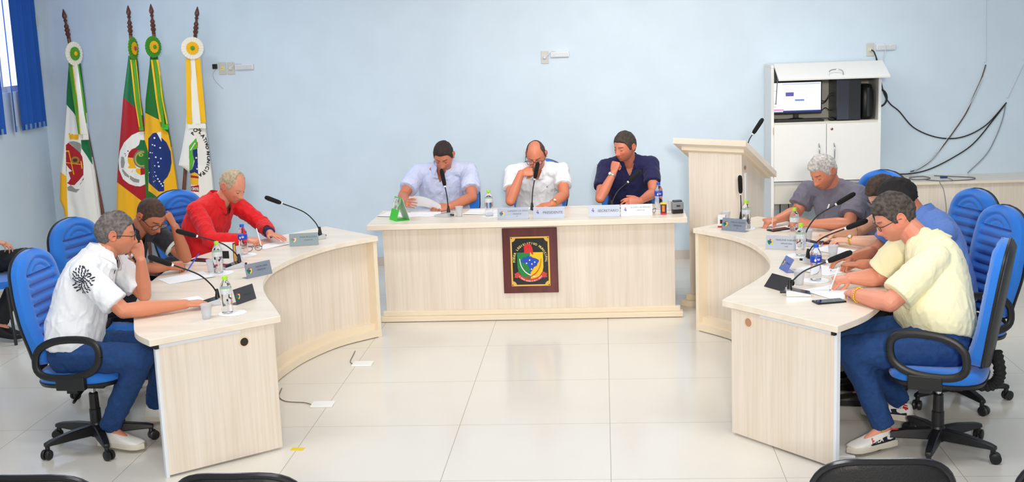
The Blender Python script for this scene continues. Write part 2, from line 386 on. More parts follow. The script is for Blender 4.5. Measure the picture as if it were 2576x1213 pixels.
lk = MB().lathe([(0.011,-0.001),(0.011,0.004),(0.006,0.006),(0.0005,0.006)], 16, TR((xm+0.045,CY0-0.018,1.215), 0, pi/2)).build('lock', mat('lock_metal',(150,110,100),0.3,metal=0.8), t)
for z in (1.21, 0.83): MB().box((CX0+0.018,CY0-0.012,z-0.03),(CX0+0.026,CY0-0.002,z+0.03)).build('hinge', mat('hinge_metal',(190,180,165),0.4,metal=0.6), t)
MB().box((CX0+0.025,CY0+0.02,0.56),(CX1-0.3,CY0+0.035,0.735)).build('lower_panel', CI, t, smooth=False)
# raised flap, hinged at the top front edge
fa = Vector((CX0+0.02, CY0-0.01, 1.775)); fl = 0.36; dy, dz = -0.305, -0.115
F = MB(); X = Vector((1,0,0)); Y = Vector((0,dy,dz)).normalized(); Z = X.cross(Y)
Mx = basis(fa, X, Y, Z)
F.box((0,0,-0.018),(CX1-CX0-0.02,0.33,0.0), Mx); fo = F.build('flap', WHITE, t, smooth=False, bevel=0.002)
MB().tube(smooth_path([Mx @ Vector((0.42,0.285,-0.02)), Mx @ Vector((0.43,0.265,-0.05)), Mx @ Vector((0.48,0.25,-0.055)), Mx @ Vector((0.53,0.265,-0.05)), Mx @ Vector((0.54,0.285,-0.02))],5), 0.005, 8).build('handle', CHROME, fo)
MB().tube([(CX0+0.04,CY0-0.12,1.70),(CX0+0.04,CY0-0.005,1.44)], 0.004, 8).build('flap_stay', mat('stay_metal',(150,150,150),0.4,metal=0.8), t)
# ---------------------------------------------------------------- things in the cabinet
SH = 1.28
t = thing('computer_monitor', 'black monitor showing a white web page, inside the cabinet', 'monitor', (1.70, 11.0, SH))
MB().box((-0.218,-0.02,0.060),(0.218,0.02,0.345)).build('bezel', BLACK, t, smooth=False, bevel=0.003)
scr = mat('screen_white', (238,240,255), 0.3, emit=(236,240,255), es=1.3)
sp = MB().box((-0.208,-0.0225,0.076),(0.208,-0.0205,0.334)).build('screen', scr, t, smooth=False)
def em(n, c, e=0.7): return mat(n, c, 0.4, emit=c, es=e)
for nm, a, b, c in (('page_picture',(-0.115,0.235),(-0.032,0.275),(90,90,170)),('page_button',(-0.02,0.185),(0.075,0.203),(120,150,205)),('pink_banner',(-0.235,0.097),(-0.13,0.104),(225,50,130)),('task_bar',(-0.243,0.075),(0.243,0.091),(30,60,150)),('browser_bar',(-0.15,0.352),(0.235,0.362),(205,215,240)),('side_menu',(-0.235,0.13),(-0.205,0.134),(150,160,190)),('side_menu',(-0.235,0.16),(-0.195,0.164),(150,160,190)),('side_menu',(-0.235,0.29),(-0.20,0.294),(150,160,190)),('chat_mark',(0.095,0.155),(0.103,0.160),(120,130,170)),('chat_mark',(0.095,0.215),(0.103,0.220),(120,130,170)),('start_area',(-0.235,0.077),(-0.14,0.089),(225,230,245))):
    a = (a[0]*0.855, 0.076+(a[1]-0.075)*0.87); b = (b[0]*0.855, 0.076+(b[1]-0.075)*0.87)
    MB().box((a[0],-0.0233 if nm != 'start_area' else -0.024,a[1]),(b[0],-0.0224,b[1])).build(nm, em(nm, c), sp, smooth=False)
MB().box((-0.02,0.0,0.0),(0.02,0.03,0.08)).build('stand_neck', BLACK, t, smooth=False, bevel=0.003)
MB().lathe([(0.10,0.0),(0.10,0.006),(0.05,0.02),(0.0005,0.024)], 28, Matrix.Diagonal((1,0.7,1,1))).build('stand_foot', BLACK, t)
o = MB().box((-0.21,-0.065,0),(0.21,0.065,0.018)); ko = o.build('keyboard', BLACK, None, bevel=0.004); ko.location = (1.70,10.885,SH); tag(ko, 'flat black keyboard in front of the monitor inside the cabinet', 'keyboard')
o = MB(); o.ball((0,0,0.014), 0.032, 0.052, 0.018); mo = o.build('computer_mouse', BLACK); mo.location = (1.985,10.87,SH); tag(mo, 'black computer mouse beside the keyboard in the cabinet', 'mouse')
t = thing('computer_tower', 'tall dark grey computer tower in the cabinet, beside the monitor', 'computer', (2.15,11.0,SH))
MB().box((-0.135,-0.19,0.005),(0.07,0.2,0.425)).build('case', mat('case_dark',(38,40,46),0.35), t, smooth=False, bevel=0.004)
MB().box((-0.133,-0.196,0.01),(-0.03,-0.189,0.42)).build('front_panel', mat('case_front',(62,66,78),0.25), t, smooth=False, bevel=0.003)
t = thing('loudspeaker_box', 'rounded black box standing right of the computer tower', 'speaker', (2.288,11.0,SH))
rr = MB(); rings = []
for k in range(7):
    z = 0.005+0.295*k/6; s_ = 1-0.25*max(0,(abs(k-3)/3)**4); rings.append([(0.062*s_*cos(a)*(1/max(abs(cos(a)),abs(sin(a))))**0.7, 0.15*s_*sin(a)*(1/max(abs(cos(a)),abs(sin(a))))**0.7, z) for a in [2*pi*i/28 for i in range(28)]])
rr.loft(rings); rr.build('shell', BLACK, t, angle=60)
MB().box((-0.012,-0.156,0.03),(0.014,-0.14,0.28)).build('front_strip', mat('speaker_strip',(40,48,48),0.3), t, bevel=0.004)
# ---------------------------------------------------------------- low counter along the wall
t = thing('wall_counter', 'long low pale counter against the right part of the wall', 'counter')
MB().box((2.396,10.80,0.70),(XR-0.02,YB-0.002,0.725)).build('counter_top', WOODT, t, smooth=False, bevel=0.002)
MB().box((2.40,10.83,0.40),(XR-0.02,10.85,0.70)).build('apron', WOOD, t, smooth=False)
for x in (2.62, 5.0): MB().box((x,10.87,0.0),(x+0.02,YB-0.01,0.70)).build('leg_panel', WOOD, t, smooth=False)
MB().box((1.49,10.88,0.18),(2.36,10.9,0.42)).build('back_board', mat('pale_board',(214,210,204),0.6), t, smooth=False) if False else None
# ---------------------------------------------------------------- plaque on the desk front
def arc_text(mb, s, cx, cz, R, a0, a1, size, y, flip=False, bold=0.0, th=0.0008):
    n = len(s)
    for i, ch in enumerate(s):
        if ch == ' ': continue
        a = radians(a0+(a1-a0)*i/(n-1)); vs, fs = text_mesh(ch, size, bold=bold)
        ux = Vector((sin(a),0,-cos(a))); uy = Vector((cos(a),0,sin(a)))
        if flip: ux, uy = -ux, -uy
        c = Vector((cx+R*cos(a), y, cz+R*sin(a)))
        mb.add([c+ux*v[0]+uy*v[1] for v in vs], fs)
PL = thing('coat_of_arms_plaque', 'dark red wooden plaque with municipal coat of arms on the desk front', 'plaque', (-0.58, 9.059, 0.205))
PW, PH = 0.415, 0.50
MB().box((-PW/2,-0.022,0),(PW/2,0,PH)).build('backing_board', mat('mahogany',(104,38,38),0.25,noise_amt=0.2,noise_scale=20,stretch=(1,1,0.1)), PL, smooth=False, bevel=0.003)
GOLD = mat('gold_plate',(226,184,84),0.35,metal=0.3)
MB().box((-0.147,-0.026,0.055),(0.147,-0.022,0.435)).build('gold_plate', GOLD, PL, smooth=False)
bk = []
for cx, cz, sx_, sz_ in ((0.135,0.423,1,1),(-0.135,0.423,-1,1),(-0.135,0.067,-1,-1),(0.135,0.067,1,-1)):
    pts = [(cx-0.026*sx_*cos(radians(a)) if False else cx-sx_*0.026*(1-sin(radians(a)))*0-0, 0) for a in (0,)]
    arc = [(cx-sx_*0.028+0*sx_, cz), (cx-sx_*0.024, cz-sz_*0.012), (cx-sx_*0.012, cz-sz_*0.024), (cx, cz-sz_*0.028)]
    if sx_*sz_ > 0: arc = arc[::-1]
    bk += arc
def plate(mb, pts, y0, y1):
    """flat shape standing in the x-z plane between depths y0 (front) and y1"""
    n = len(pts); ar = sum(pts[i][0]*pts[(i+1)%n][1]-pts[(i+1)%n][0]*pts[i][1] for i in range(n))
    if ar < 0: pts = pts[::-1]
    vs = [(x,y0,z) for x,z in pts]+[(x,y1,z) for x,z in pts]
    mb.add(vs, [tuple(range(n)), tuple(range(n,2*n))[::-1]]+[(i,i+n,(i+1)%n+n,(i+1)%n) for i in range(n)]); return mb
EB = mat('enamel_black',(24,24,26),0.2); ER = mat('enamel_red',(214,34,36),0.3); EG = mat('enamel_green',(12,128,58),0.3); EY = mat('enamel_yellow',(250,196,16),0.3); EBL = mat('enamel_blue',(20,72,190),0.3); EW = mat('enamel_white',(245,240,230),0.3)
plate(MB(), bk, -0.0275, -0.026).build('black_field', EB, PL, smooth=False)
q = MB()
for x in (-0.138,0.138):
    for z in (0.064,0.426): MB().lathe([(0.0045,0),(0.0045,0.003),(0.0005,0.004)], 12, TR((x,-0.026,z),0,pi/2)).build('screw', mat('screw_dark',(90,60,30),0.4,metal=0.8), PL)
def shieldpts(s):
    L = [(0,0.315),( -0.098,0.315),(-0.098,0.20),(-0.09,0.165),(-0.06,0.125),(0,0.105)]
    return [(x*s,z) for x,z in L]
plate(MB(), shieldpts(1), -0.0300, -0.0275).build('shield_half', EG, PL, smooth=False, label='green half of the shield')
plate(MB(), shieldpts(-1), -0.0300, -0.0275).build('shield_half', EY, PL, smooth=False, label='yellow half of the shield')
cap = [(-0.045,0.312),(-0.043,0.335),(-0.046,0.352),(-0.040,0.368),(-0.028,0.380),(-0.010,0.383),(0.010,0.372),(0.019,0.352),(0.022,0.33),(0.024,0.297),(0.012,0.302),(0.004,0.318),(-0.010,0.312)]
plate(MB(), cap, -0.0315, -0.0275).build('red_cap', ER, PL, smooth=False)
MB().tube([(-0.014+0.005*cos(a),-0.032,0.358+0.005*sin(a)) for a in [i*pi/6 for i in range(13)]], 0.0011, 6).build('cap_rosette', mat('rosette_dark',(120,20,20),0.4), PL)
BR = [(-0.30,0.98),(-0.12,1.0),(0.02,0.90),(0.12,0.97),(0.28,0.82),(0.60,0.72),(0.95,0.52),(0.98,0.38),(0.80,0.10),(0.72,-0.15),(0.42,-0.30),(0.30,-0.55),(0.10,-0.85),(-0.05,-0.98),(-0.12,-0.88),(0.02,-0.62),(-0.15,-0.35),(-0.20,-0.10),(-0.45,0.10),(-0.62,0.22),(-0.95,0.32),(-1.0,0.48),(-0.80,0.62),(-0.72,0.85),(-0.45,0.80)]
plate(MB(), [(x*0.070-0.002, 0.222+z*0.066) for x,z in BR], -0.0320, -0.0300).build('country_map', EBL, PL, smooth=False)
for x, z in ((-0.028,0.232),(-0.004,0.256),(0.012,0.226),(0.034,0.240),(0.008,0.186)): MB().ball((x,-0.0322,z), 0.0055, 0.001, 0.0055).build('map_star', EW, PL)
def sabre(mb, pts, w0, w1, y):
    pts = smooth_path([(a,0,b) for a,b in pts], 6); n = len(pts); A = []; B = []
    for i, p in enumerate(pts):
        a = pts[max(i-1,0)]; b = pts[min(i+1,n-1)]; tt = (b-a).normalized(); w = w0+(w1-w0)*i/(n-1)
        A.append((p.x-tt.z*w, p.z+tt.x*w)); B.append((p.x+tt.z*w, p.z-tt.x*w))
    plate(mb, A+B[::-1], y-0.002, y); return mb
sabre(MB(), [(-0.080,0.268),(-0.070,0.215),(-0.045,0.172),(-0.010,0.145),(0.035,0.128)], 0.0028, 0.0038, -0.0320).build('white_sabre', EW, PL, smooth=False)
sabre(MB(), [(0.082,0.268),(0.074,0.215),(0.050,0.168),(0.015,0.138),(-0.032,0.126)], 0.0016, 0.0040, -0.0345).build('brown_sabre', mat('enamel_brown',(190,60,24),0.3), PL, smooth=False)
q = MB(); ro = [(0.0+0.128*cos(radians(a)), 0.205+0.118*sin(radians(a))) for a in range(205,336,10)]; ri = [(0.0+0.104*cos(radians(a)), 0.208+0.096*sin(radians(a))) for a in range(335,204,-10)]
plate(q, ro+ri, -0.0310, -0.0275); plate(q, [(-0.095,0.162),(-0.125,0.150),(-0.118,0.135),(-0.128,0.125),(-0.100,0.118),(-0.088,0.135)], -0.0295, -0.0275); plate(q, [(0.095,0.162),(0.125,0.150),(0.118,0.135),(0.128,0.125),(0.100,0.118),(0.088,0.135)], -0.0295, -0.0275)
q.build('ribbon', mat('ribbon_red',(205,60,60),0.4), PL, smooth=False)
q = MB(); arc_text(q, 'PODER LEGISLATIVO MUNICIPAL', 0.0, 0.262, 0.1215, 188, -8, 0.0235, -0.0283, bold=0.0006); q.build('upper_lettering', mat('gold_letters',(232,214,120),0.4), PL, smooth=False)
q = MB(); arc_text(q, 'O PODER UNIDO É MAIS FORTE', 0.0, 0.206, 0.112, 222, 318, 0.0115, -0.0318, flip=True, bold=0.0003); q.build('ribbon_lettering', EW, PL, smooth=False)
# ---------------------------------------------------------------- blue office chairs
FAB = mat('blue_fabric', (32, 122, 222), 0.85, noise_amt=0.06, noise_scale=300, bump=0.15, bump_scale=500, sheen=0.3)
PIPE = mat('seam_blue', (18, 66, 150), 0.9)
def sm(x, a, b):
    t = min(1, max(0, (x-a)/(b-a))); return t*t*(3-2*t)
def back_hw(v):      # half width of the backrest at height fraction v
    w = 0.19+0.045*sm(v, 0.0, 0.45)-0.03*sm(v, 0.55, 0.95)
    if v > 0.78: w *= sqrt(max(0.0, 1-((v-0.78)/0.22)**2.2))
    if v < 0.10: w *= 0.72+0.28*sqrt(max(0, 1-((0.10-v)/0.10)**2))
    return max(w, 0.004)
BH = 0.62
def lean(y, z):       # local backrest to chair space
    a = radians(9); c = 0.035*(1-(2*z/BH-0.7)**2)
    y = y-c*0.0
    return (-0.215-z*sin(a)+y*cos(a), 0.50+z*cos(a)+y*sin(a))
def front_depth(u, v):
    d = 0.062*(1-abs(u)**5*0.55)*(1-0.35*sm(v, 0.9, 1.0))
    d += 0.018*(1-sm(v,0.0,0.35))
    inner = 0.62
    if abs(u) < inner and v < 0.80:
        d -= 0.008*(1-sm(abs(u), inner-0.10, inner))
        k = (v-0.08)/0.088; fr = abs(k-round(k)); kr = round(k)
        if 0 <= kr <= 8: d -= 0.017*math.exp(-(fr*0.088*BH/0.0062)**2)
        d -= 0.006*cos(2*pi*(k))
    e = abs(abs(u)-inner); 
    if v < 0.80: d -= 0.006*math.exp(-(e*0.22/0.008)**2)
    # arch above the ribs
    rad = sqrt((u/0.62)**2+((v-0.78)/0.135)**2)
    if v >= 0.78: d -= 0.015*math.exp(-((rad-1)*0.09/0.008)**2)+0.003*(rad < 1)
    rad2 = sqrt((u/0.36)**2+((v-0.78)/0.075)**2)
    if v >= 0.78: d -= 0.012*math.exp(-((rad2-1)*0.07/0.007)**2)
    return d
def make_chair(name='office_chair', label='', group=None):
    t = thing(name, label, 'chair', group=group)
    nu, nv = 40, 150; V = []; Fc = []
    for j in range(nv+1):
        v = j/nv; w = back_hw(v)
        for i in range(nu+1):
            u = -1+2*i/nu; us = sin(u*pi/2); y, z = lean(front_depth(us, v)+0.012*us*us, v*BH); V.append((us*w, y, z))
    for j in range(nv):
        for i in range(nu): a = j*(nu+1)+i; Fc.append((a, a+1, a+nu+2, a+nu+1))
    o = len(V)          # rim going back
    ring = [j*(nu+1) for j in range(nv, -1, -1)]+[j*(nu+1)+nu for j in range(0, nv+1)]
    q = MB(); q.add(V, Fc)
    rim = [V[i] for i in ring]; back = []
    for k, i in enumerate(ring):
        v = (i//(nu+1))/nv; s_ = -1 if i % (nu+1) == 0 else 1; y, z = lean(0.004, v*BH); back.append((s_*back_hw(v), y, z))
    n = len(ring); q.add(rim+back, [(k, (k+1) % n, (k+1) % n+n, k+n) for k in range(n)])
    pad = q.build('backrest', FAB, t, angle=80)
    pp = [lean(0.0, (i//(nu+1))/nv*BH) for i in ring]
    pts = [((-1 if i % (nu+1) == 0 else 1)*(back_hw((i//(nu+1))/nv)+0.002), *lean(0.0, (i//(nu+1))/nv*BH)) for i in ring]
    MB().tube(pts[::2]+[pts[0]], 0.0075, 6, caps=False).build('edge_piping', BLACK, pad)
    V = []; Fc = []                # black back shell
    for j in range(nv//2+1):
        v = j/(nv//2); w = back_hw(v)*1.0
        for i in range(21):
            us = sin((-1+2*i/20)*pi/2); y, z = lean(-0.012-0.022*(1-us**6)*(1-sm(v,0.92,1.0)), v*BH); V.append((us*w, y, z))
    for j in range(nv//2):
        for i in range(20): a = j*21+i; Fc.append((a, a+21, a+22, a+1))
    q = MB(); q.add(V, Fc); ring2 = [j*21 for j in range(nv//2, -1, -1)]+[j*21+20 for j in range(0, nv//2+1)]
    n = len(ring2); rim = [V[i] for i in ring2]; fr = [(V[i][0], *lean(0.004, (i//21)/(nv//2)*BH)) for i in ring2]
    q.add(rim+fr, [(k, k+n, (k+1) % n+n, (k+1) % n) for k in range(n)])
    q.build('back_shell', mat('shell_black', (40, 41, 44), 0.5), t, angle=60)
    # seat
    def seatring(s_, z, dz=0.0):
        pts = []
        for k in range(40):
            a = 2*pi*k/40; c, s2 = cos(a), sin(a); e = 0.62
            x = 0.245*s_*math.copysign(abs(c)**e, c); y = 0.235*s_*math.copysign(abs(s2)**e, s2)
            pts.append((x, y, z-(0.02*sm(y, 0.12, 0.235) if dz else 0)))
        return pts
    q = MB(); q.loft([seatring(0.97, 0.415), seatring(1.0, 0.43), seatring(1.0, 0.455, 1), seatring(0.95, 0.473, 1), seatring(0.80, 0.481, 1), seatring(0.4, 0.474, 1), seatring(0.05, 0.47, 1)])
    q.build('seat', FAB, t, angle=60)
    q = MB(); q.loft([seatring(0.80, 0.385), seatring(0.99, 0.40), seatring(1.015, 0.418), seatring(0.98, 0.424)]); q.build('seat_shell', BLACK, t, angle=60)
    for s_ in (-1, 1):
        lp = []
        for k in range(33):
            a = 2*pi*k/32; c, s2 = cos(a), sin(a)
            lp.append((s_*0.285, 0.02+0.178*math.copysign(abs(c)**0.8, c)+0.03*s2*0.6, 0.575+0.105*math.copysign(abs(s2)**0.75, s2)+0.012*c))
        a_ = MB().tube(lp, 0.0165, 10, caps=False, sx=1.25).build('armrest', BLACK, t)
        MB().box((s_*0.285-0.02, -0.05, 0.405), (s_*0.285+0.02, 0.11, 0.478)).build('arm_bracket', BLACK, a_, smooth=False, bevel=0.006)
        MB().box((min(s_*0.12, s_*0.285), 0.0, 0.385), (max(s_*0.12, s_*0.285), 0.06, 0.41)).build('arm_bar', BLACK, a_, smooth=False)
    pth = smooth_path([(0,-0.12,0.375),(0,-0.24,0.37),(0,-0.285,0.43),(0,-0.265,0.55)], 10)
    MB().tube(pth, [0.026+0.006*(k % 2) for k in range(len(pth))], 12).build('bellows', BLACKM, t, angle=20)
    MB().box((-0.07,-0.12,0.345),(0.07,0.10,0.392)).build('mechanism', BLACK, t, smooth=False, bevel=0.006)
    MB().tube([(0.05,0.0,0.365),(0.20,0.02,0.35),(0.28,0.03,0.335)], 0.008, 8).build('lever', BLACK, t)
    MB().lathe([(0.031,0.10),(0.031,0.21),(0.027,0.215),(0.025,0.30),(0.02,0.305)], 20).build('column', BLACK, t)
    MB().lathe([(0.014,0.30),(0.014,0.35)], 16).build('gas_lift', CHROME, t)
    MB().lathe([(0.034,0.055),(0.042,0.07),(0.042,0.115),(0.033,0.135)], 20).build('hub', BLACK, t)
    for k in range(5):
        a = 2*pi*k/5+pi/2+0.3; R = Matrix.Rotation(a, 4, 'Z')
        leg = MB().loft([[(x, y, z) for y, z in ((-w,z0),(w,z0),(w*0.8,z1),(-w*0.8,z1))] for x, w, z0, z1 in ((0.02,0.028,0.065,0.125),(0.15,0.026,0.07,0.118),(0.27,0.022,0.072,0.10),(0.305,0.017,0.07,0.09))], M=R).build('base_leg', BLACK, t, bevel=0.005, angle=25)
        c = MB()
        for s_ in (-1, 1): c.lathe([(0.010,-0.010),(0.025,-0.010),(0.028,-0.005),(0.028,0.005),(0.022,0.009),(0.008,0.0095)], 16, R @ TR((0.29, 0, 0.028), 0.5) @ TR((0.012, s_*0.014, 0), 0, pi/2))
        c.tube([(0.29*cos(a), 0.29*sin(a), 0.03), (0.29*cos(a), 0.29*sin(a), 0.078)], 0.013, 8)
        c.build('caster', BLACK, t)
    return t
def face(deg): return radians(deg-90)
CH0 = make_chair(label='blue office chair nearest the public on the left, behind the printed white shirt', group='blue office chairs')
CH0.location = (-2.86, 6.33, 0); CH0.rotation_euler = (0, 0, face(-3))
CHAIRS = {'L1': CH0}
for k, x, y, a, lb in (('L2', -3.12, 7.36, -17, 'tall blue office chair back behind the man in the dark polo'),
    ('L3', -2.90, 8.50, -33, 'blue office chair just left of the man in the red shirt'),
    ('C1', -1.33, 10.20, 270, 'office chair almost hidden behind the man reading papers in light blue'),
    ('C2', -0.60, 10.22, 262, 'blue office chair behind the balding man in the white polo'),
    ('C3', 0.16, 10.22, 262, 'blue office chair behind the man in the navy shirt'),
    ('R4', 1.72, 8.52, 216, 'blue office chair behind the grey t-shirt, in front of the cabinet'),
    ('R3', 2.02, 7.58, 200, 'blue ribbed chair back, farther of the two at the right edge'),
    ('R2', 1.97, 6.93, 196, 'blue ribbed chair back between the farthest right one and the dark shell'),
    ('R1', 1.66, 6.10, 158, 'nearest blue office chair on the right, turned to show its dark shell')):
    CHAIRS[k] = dup(CH0, (x, y, 0), face(a), lb)
    if k[0] == 'C': CHAIRS[k].scale = (1, 1, {'C1': 0.90, 'C2': 0.95, 'C3': 0.96}[k])
# ---------------------------------------------------------------- flags on leaning poles
POLE = mat('pole_wood',(118,74,54),0.4,noise_amt=0.15,noise_scale=30,stretch=(1,1,0.1)); DPOLE = mat('finial_wood',(96,52,40),0.35)
CLOTH = mat('flag_cloth',(255,255,255),0.85,attr='Col',bump=0.08,bump_scale=400,sheen=0.2)
def inpoly(px, py, poly):
    r = np.zeros(px.shape, bool); n = len(poly)
    for i in range(n):
        x0, y0 = poly[i]; x1, y1 = poly[(i+1)%n]
        c = ((y0 > py) != (y1 > py))
        if y1 != y0: r ^= c & (px < (x1-x0)*(py-y0)/(y1-y0)+x0)
    return r
def z4(p): return [(x/2.1655+100, y/2.1655) for x, y in p]
def z5(p): return [(x/6.74+150, y/6.74+320) for x, y in p]
def z6(p): return [(x/6.7375+290, y/6.7375+320) for x, y in p]
def z7(p): return [(x/6.067+440, y/6.067+300) for x, y in p]
def circ(cx, cy, rx, ry=None, n=20): ry = rx if ry is None else ry; return [(cx+rx*cos(2*pi*k/n), cy+ry*sin(2*pi*k/n)) for k in range(n)]
def line(a, b, w): 
    d = Vector((b[0]-a[0], b[1]-a[1])).normalized(); n = Vector((-d.y, d.x))*w/2
    return [(a[0]+n.x,a[1]+n.y),(b[0]+n.x,b[1]+n.y),(b[0]-n.x,b[1]-n.y),(a[0]-n.x,a[1]-n.y)]
def cloth(name, parent, rows, base, polys, Y, nf, amp, seed, yb=None):
    """rows: (photo row, left, right) outline; hangs at depth Y with vertical folds"""
    rows = [(v, *WP(l, v, Y)[::2], WP(r, v, Y)[0]) for v, l, r in rows]
    zs = np.array([r[2] for r in rows])[::-1]; xl = np.array([r[1] for r in rows])[::-1]; xr = np.array([r[3] for r in rows])[::-1]
    nz = int((zs[-1]-zs[0])/0.0028); nx = 170
    Z = np.linspace(zs[-1], zs[0], nz); XL_ = np.interp(Z, zs, xl); XR_ = np.interp(Z, zs, xr)
    rng = np.random.RandomState(seed); ph = rng.rand(6)*6.28
    U = np.linspace(0, 1, nx)[None, :]; T = ((zs[-1]-Z)/(zs[-1]-zs[0]))[:, None]
    X = XL_[:, None]+(XR_-XL_)[:, None]*U
    wv = np.sin(U*2*np.pi*nf+ph[0]+T*1.5)*0.6+np.sin(U*2*np.pi*nf*1.9+ph[1]-T*2.2)*0.3+np.sin(U*2*np.pi*nf*0.5+ph[2]+T*3)*0.3
    Yf = Y-0.028*np.sin(np.pi*U)**0.5+amp*wv*(0.35+0.65*T)*np.minimum(1, np.minimum(U, 1-U)*12)
    Zf = np.repeat(Z[:, None], nx, 1)
    front = np.stack([X, Yf, Zf], -1).reshape(-1, 3); Yb = np.maximum(Y+0.02, Yf+0.004); back = np.stack([X, Yb, Zf], -1).reshape(-1, 3)
    V = np.concatenate([front, back]); n = nz*nx
    I = np.arange(n).reshape(nz, nx); a = I[:-1,:-1].ravel(); b = I[:-1,1:].ravel(); c = I[1:,1:].ravel(); d = I[1:,:-1].ravel()
    F = np.concatenate([np.stack([a,d,c,b],1), np.stack([a,b,c,d],1)+n])
    def side(q): return np.stack([q[:-1], q[:-1]+n, q[1:]+n, q[1:]],1)
    F = np.concatenate([F, side(I[0]), side(I[-1][::-1]), side(I[:,0][::-1]), side(I[:,-1])])
    me = bpy.data.meshes.new(name); me.from_pydata(V.tolist(), [], F.tolist()); me.materials.append(CLOTH)
    # dyed pattern of the cloth
    C = np.zeros((2*n, 4)); C[:] = lin(base)
    fr = front; dl = fr-np.array([0,0,CAM_H]); zc = dl @ np.array(_f); pu = 1288+F_PX*(dl @ np.array(_r))/zc; pv = 606.5-F_PX*(dl @ np.array(_u))/zc
    for col, poly in polys: C[:n][inpoly(pu, pv, poly)] = lin(col)
    C[n:] = C[:n]
    at = me.color_attributes.new('Col', 'FLOAT_COLOR', 'POINT'); at.data.foreach_set('color', C.ravel())
    me.polygons.foreach_set('use_smooth', [True]*len(me.polygons)); me.update()
    o = link(name, me, parent); bv = BVHTree.FromPolygons([Vector(v) for v in V[:n]], F[:len(a)].tolist())
    return o, bv
def ribbon(parent, bands, Y, fringe=None, fm=None):
    """hanging bands: (material, [(row, left, right), ...])"""
    root = None
    for m_, rows in bands:
        q = MB(); R = []
        rr = []
        for (v0, l0, r0), (v1, l1, r1) in zip(rows[:-1], rows[1:]):
            for k in range(8): t_ = k/8; rr.append((v0+(v1-v0)*t_, l0+(l1-l0)*t_, r0+(r1-r0)*t_))
        rr.append(rows[-1])
        for j, (v, l, r) in enumerate(rr):
            wv = 0.004*sin(j*0.5); A = Vector(WP(l, v, Y+wv)); B = Vector(WP(r, v, Y-wv)); M_ = (A+B)/2+Vector((0,-0.004,0))
            R.append([A, M_, B, B+Vector((0,0.003,0)), M_+Vector((0,0.003,0)), A+Vector((0,0.003,0))])
        o = q.loft(R).build('ribbon_band', m_, parent, angle=60)
    if fringe: 
        v0, v1, l0, r0, l1, r1 = fringe; q = MB(); A,B,C_,D = WP(l0,v0,Y),WP(r0,v0,Y),WP(r1,v1,Y),WP(l1,v1,Y)
        q.add([A,B,C_,D]+[(p[0],p[1]+0.004,p[2]) for p in (A,B,C_,D)],[(0,3,2,1),(4,5,6,7),(0,1,5,4),(1,2,6,5),(2,3,7,6),(3,0,4,7)]); q.build('ribbon_fringe', fm, parent, smooth=False)
def rosette(parent, c, R, turn, cols):
    n = 96; M = TR(c, turn) @ Matrix.Rotation(pi/2, 4, 'X')
    def disc(r0, r1, pl, amp, z, zin):
        q = MB(); rings = []
        for k in range(7):
            f = k/6; r = r0+(r1-r0)*f; rings.append([(r*(1+0.004*cos(pl*a))*cos(a), r*(1+0.004*cos(pl*a))*sin(a), z+(zin)*(1-f)+amp*f*cos(pl*a)) for a in [2*pi*i/n for i in range(n)]])
        rings.append([(p[0],p[1],p[2]-0.006) for p in rings[-1]]); rings.append([(p[0]*0.1,p[1]*0.1,z-0.006) for p in rings[-1]])
        q.loft(rings, M=M); return q
    ro = disc(0.002, R, 22, 0.0028, 0.0, 0.004).build('rosette', cols[0], parent, angle=80)
    disc(0.002, R*0.56, 16, 0.003, 0.012, 0.003).build('rosette_inner', cols[1], ro, angle=80)
    MB().ball((0,0,0.018), R*0.2, R*0.2, 0.010, M=M).build('rosette_button', cols[2], ro)
def pole(parent, tip, foot, full=0.27):
    tip = Vector(tip); foot = Vector(foot); d = (tip-foot).normalized(); X = d.orthogonal().normalized(); Yv = d.cross(X); L = (tip-foot).length
    M = basis(foot, X, Yv, d); MB().lathe([(0.0165,0),(0.0165,L-full)],14,M).build('pole', POLE, parent)
    z = L-full; pr = [(0.0165,0),(0.022,0.008),(0.016,0.018),(0.024,0.03),(0.028,0.045),(0.018,0.058),(0.027,0.07),(0.028,0.082),(0.017,0.094),(0.025,0.105),(0.024,0.118),(0.014,0.13),(0.013,0.15),(0.022,0.165),(0.013,0.175),(0.024,0.195),(0.025,0.208),(0.016,0.235),(0.006,0.262),(0.0005,full)]
    MB().lathe([(r*0.86,z+h) for r,h in pr],18,M).build('finial', DPOLE, parent)
    MB().lathe([(0.12,0.0),(0.12,0.025),(0.05,0.05),(0.035,0.11),(0.0005,0.11)],24,Matrix.Translation((foot.x,foot.y,0))).build('pole_base', DPOLE, parent)
def fabric(n, c): return mat(n, c, 0.8, bump=0.1, bump_scale=200)
CW = fabric('ribbon_white',(244,240,226)); CG = fabric('ribbon_green',(86,158,36)); CY_ = fabric('ribbon_yellow',(250,190,20)); CR_ = fabric('ribbon_red',(190,30,40)); CGD = fabric('ribbon_dark_green',(66,150,44))
WHT=(240,237,230); GRD=(14,112,62); YEL=(246,182,16); RED=(176,14,30); BLU=(14,44,112); GRY=(150,150,140)
YF_ = 10.93
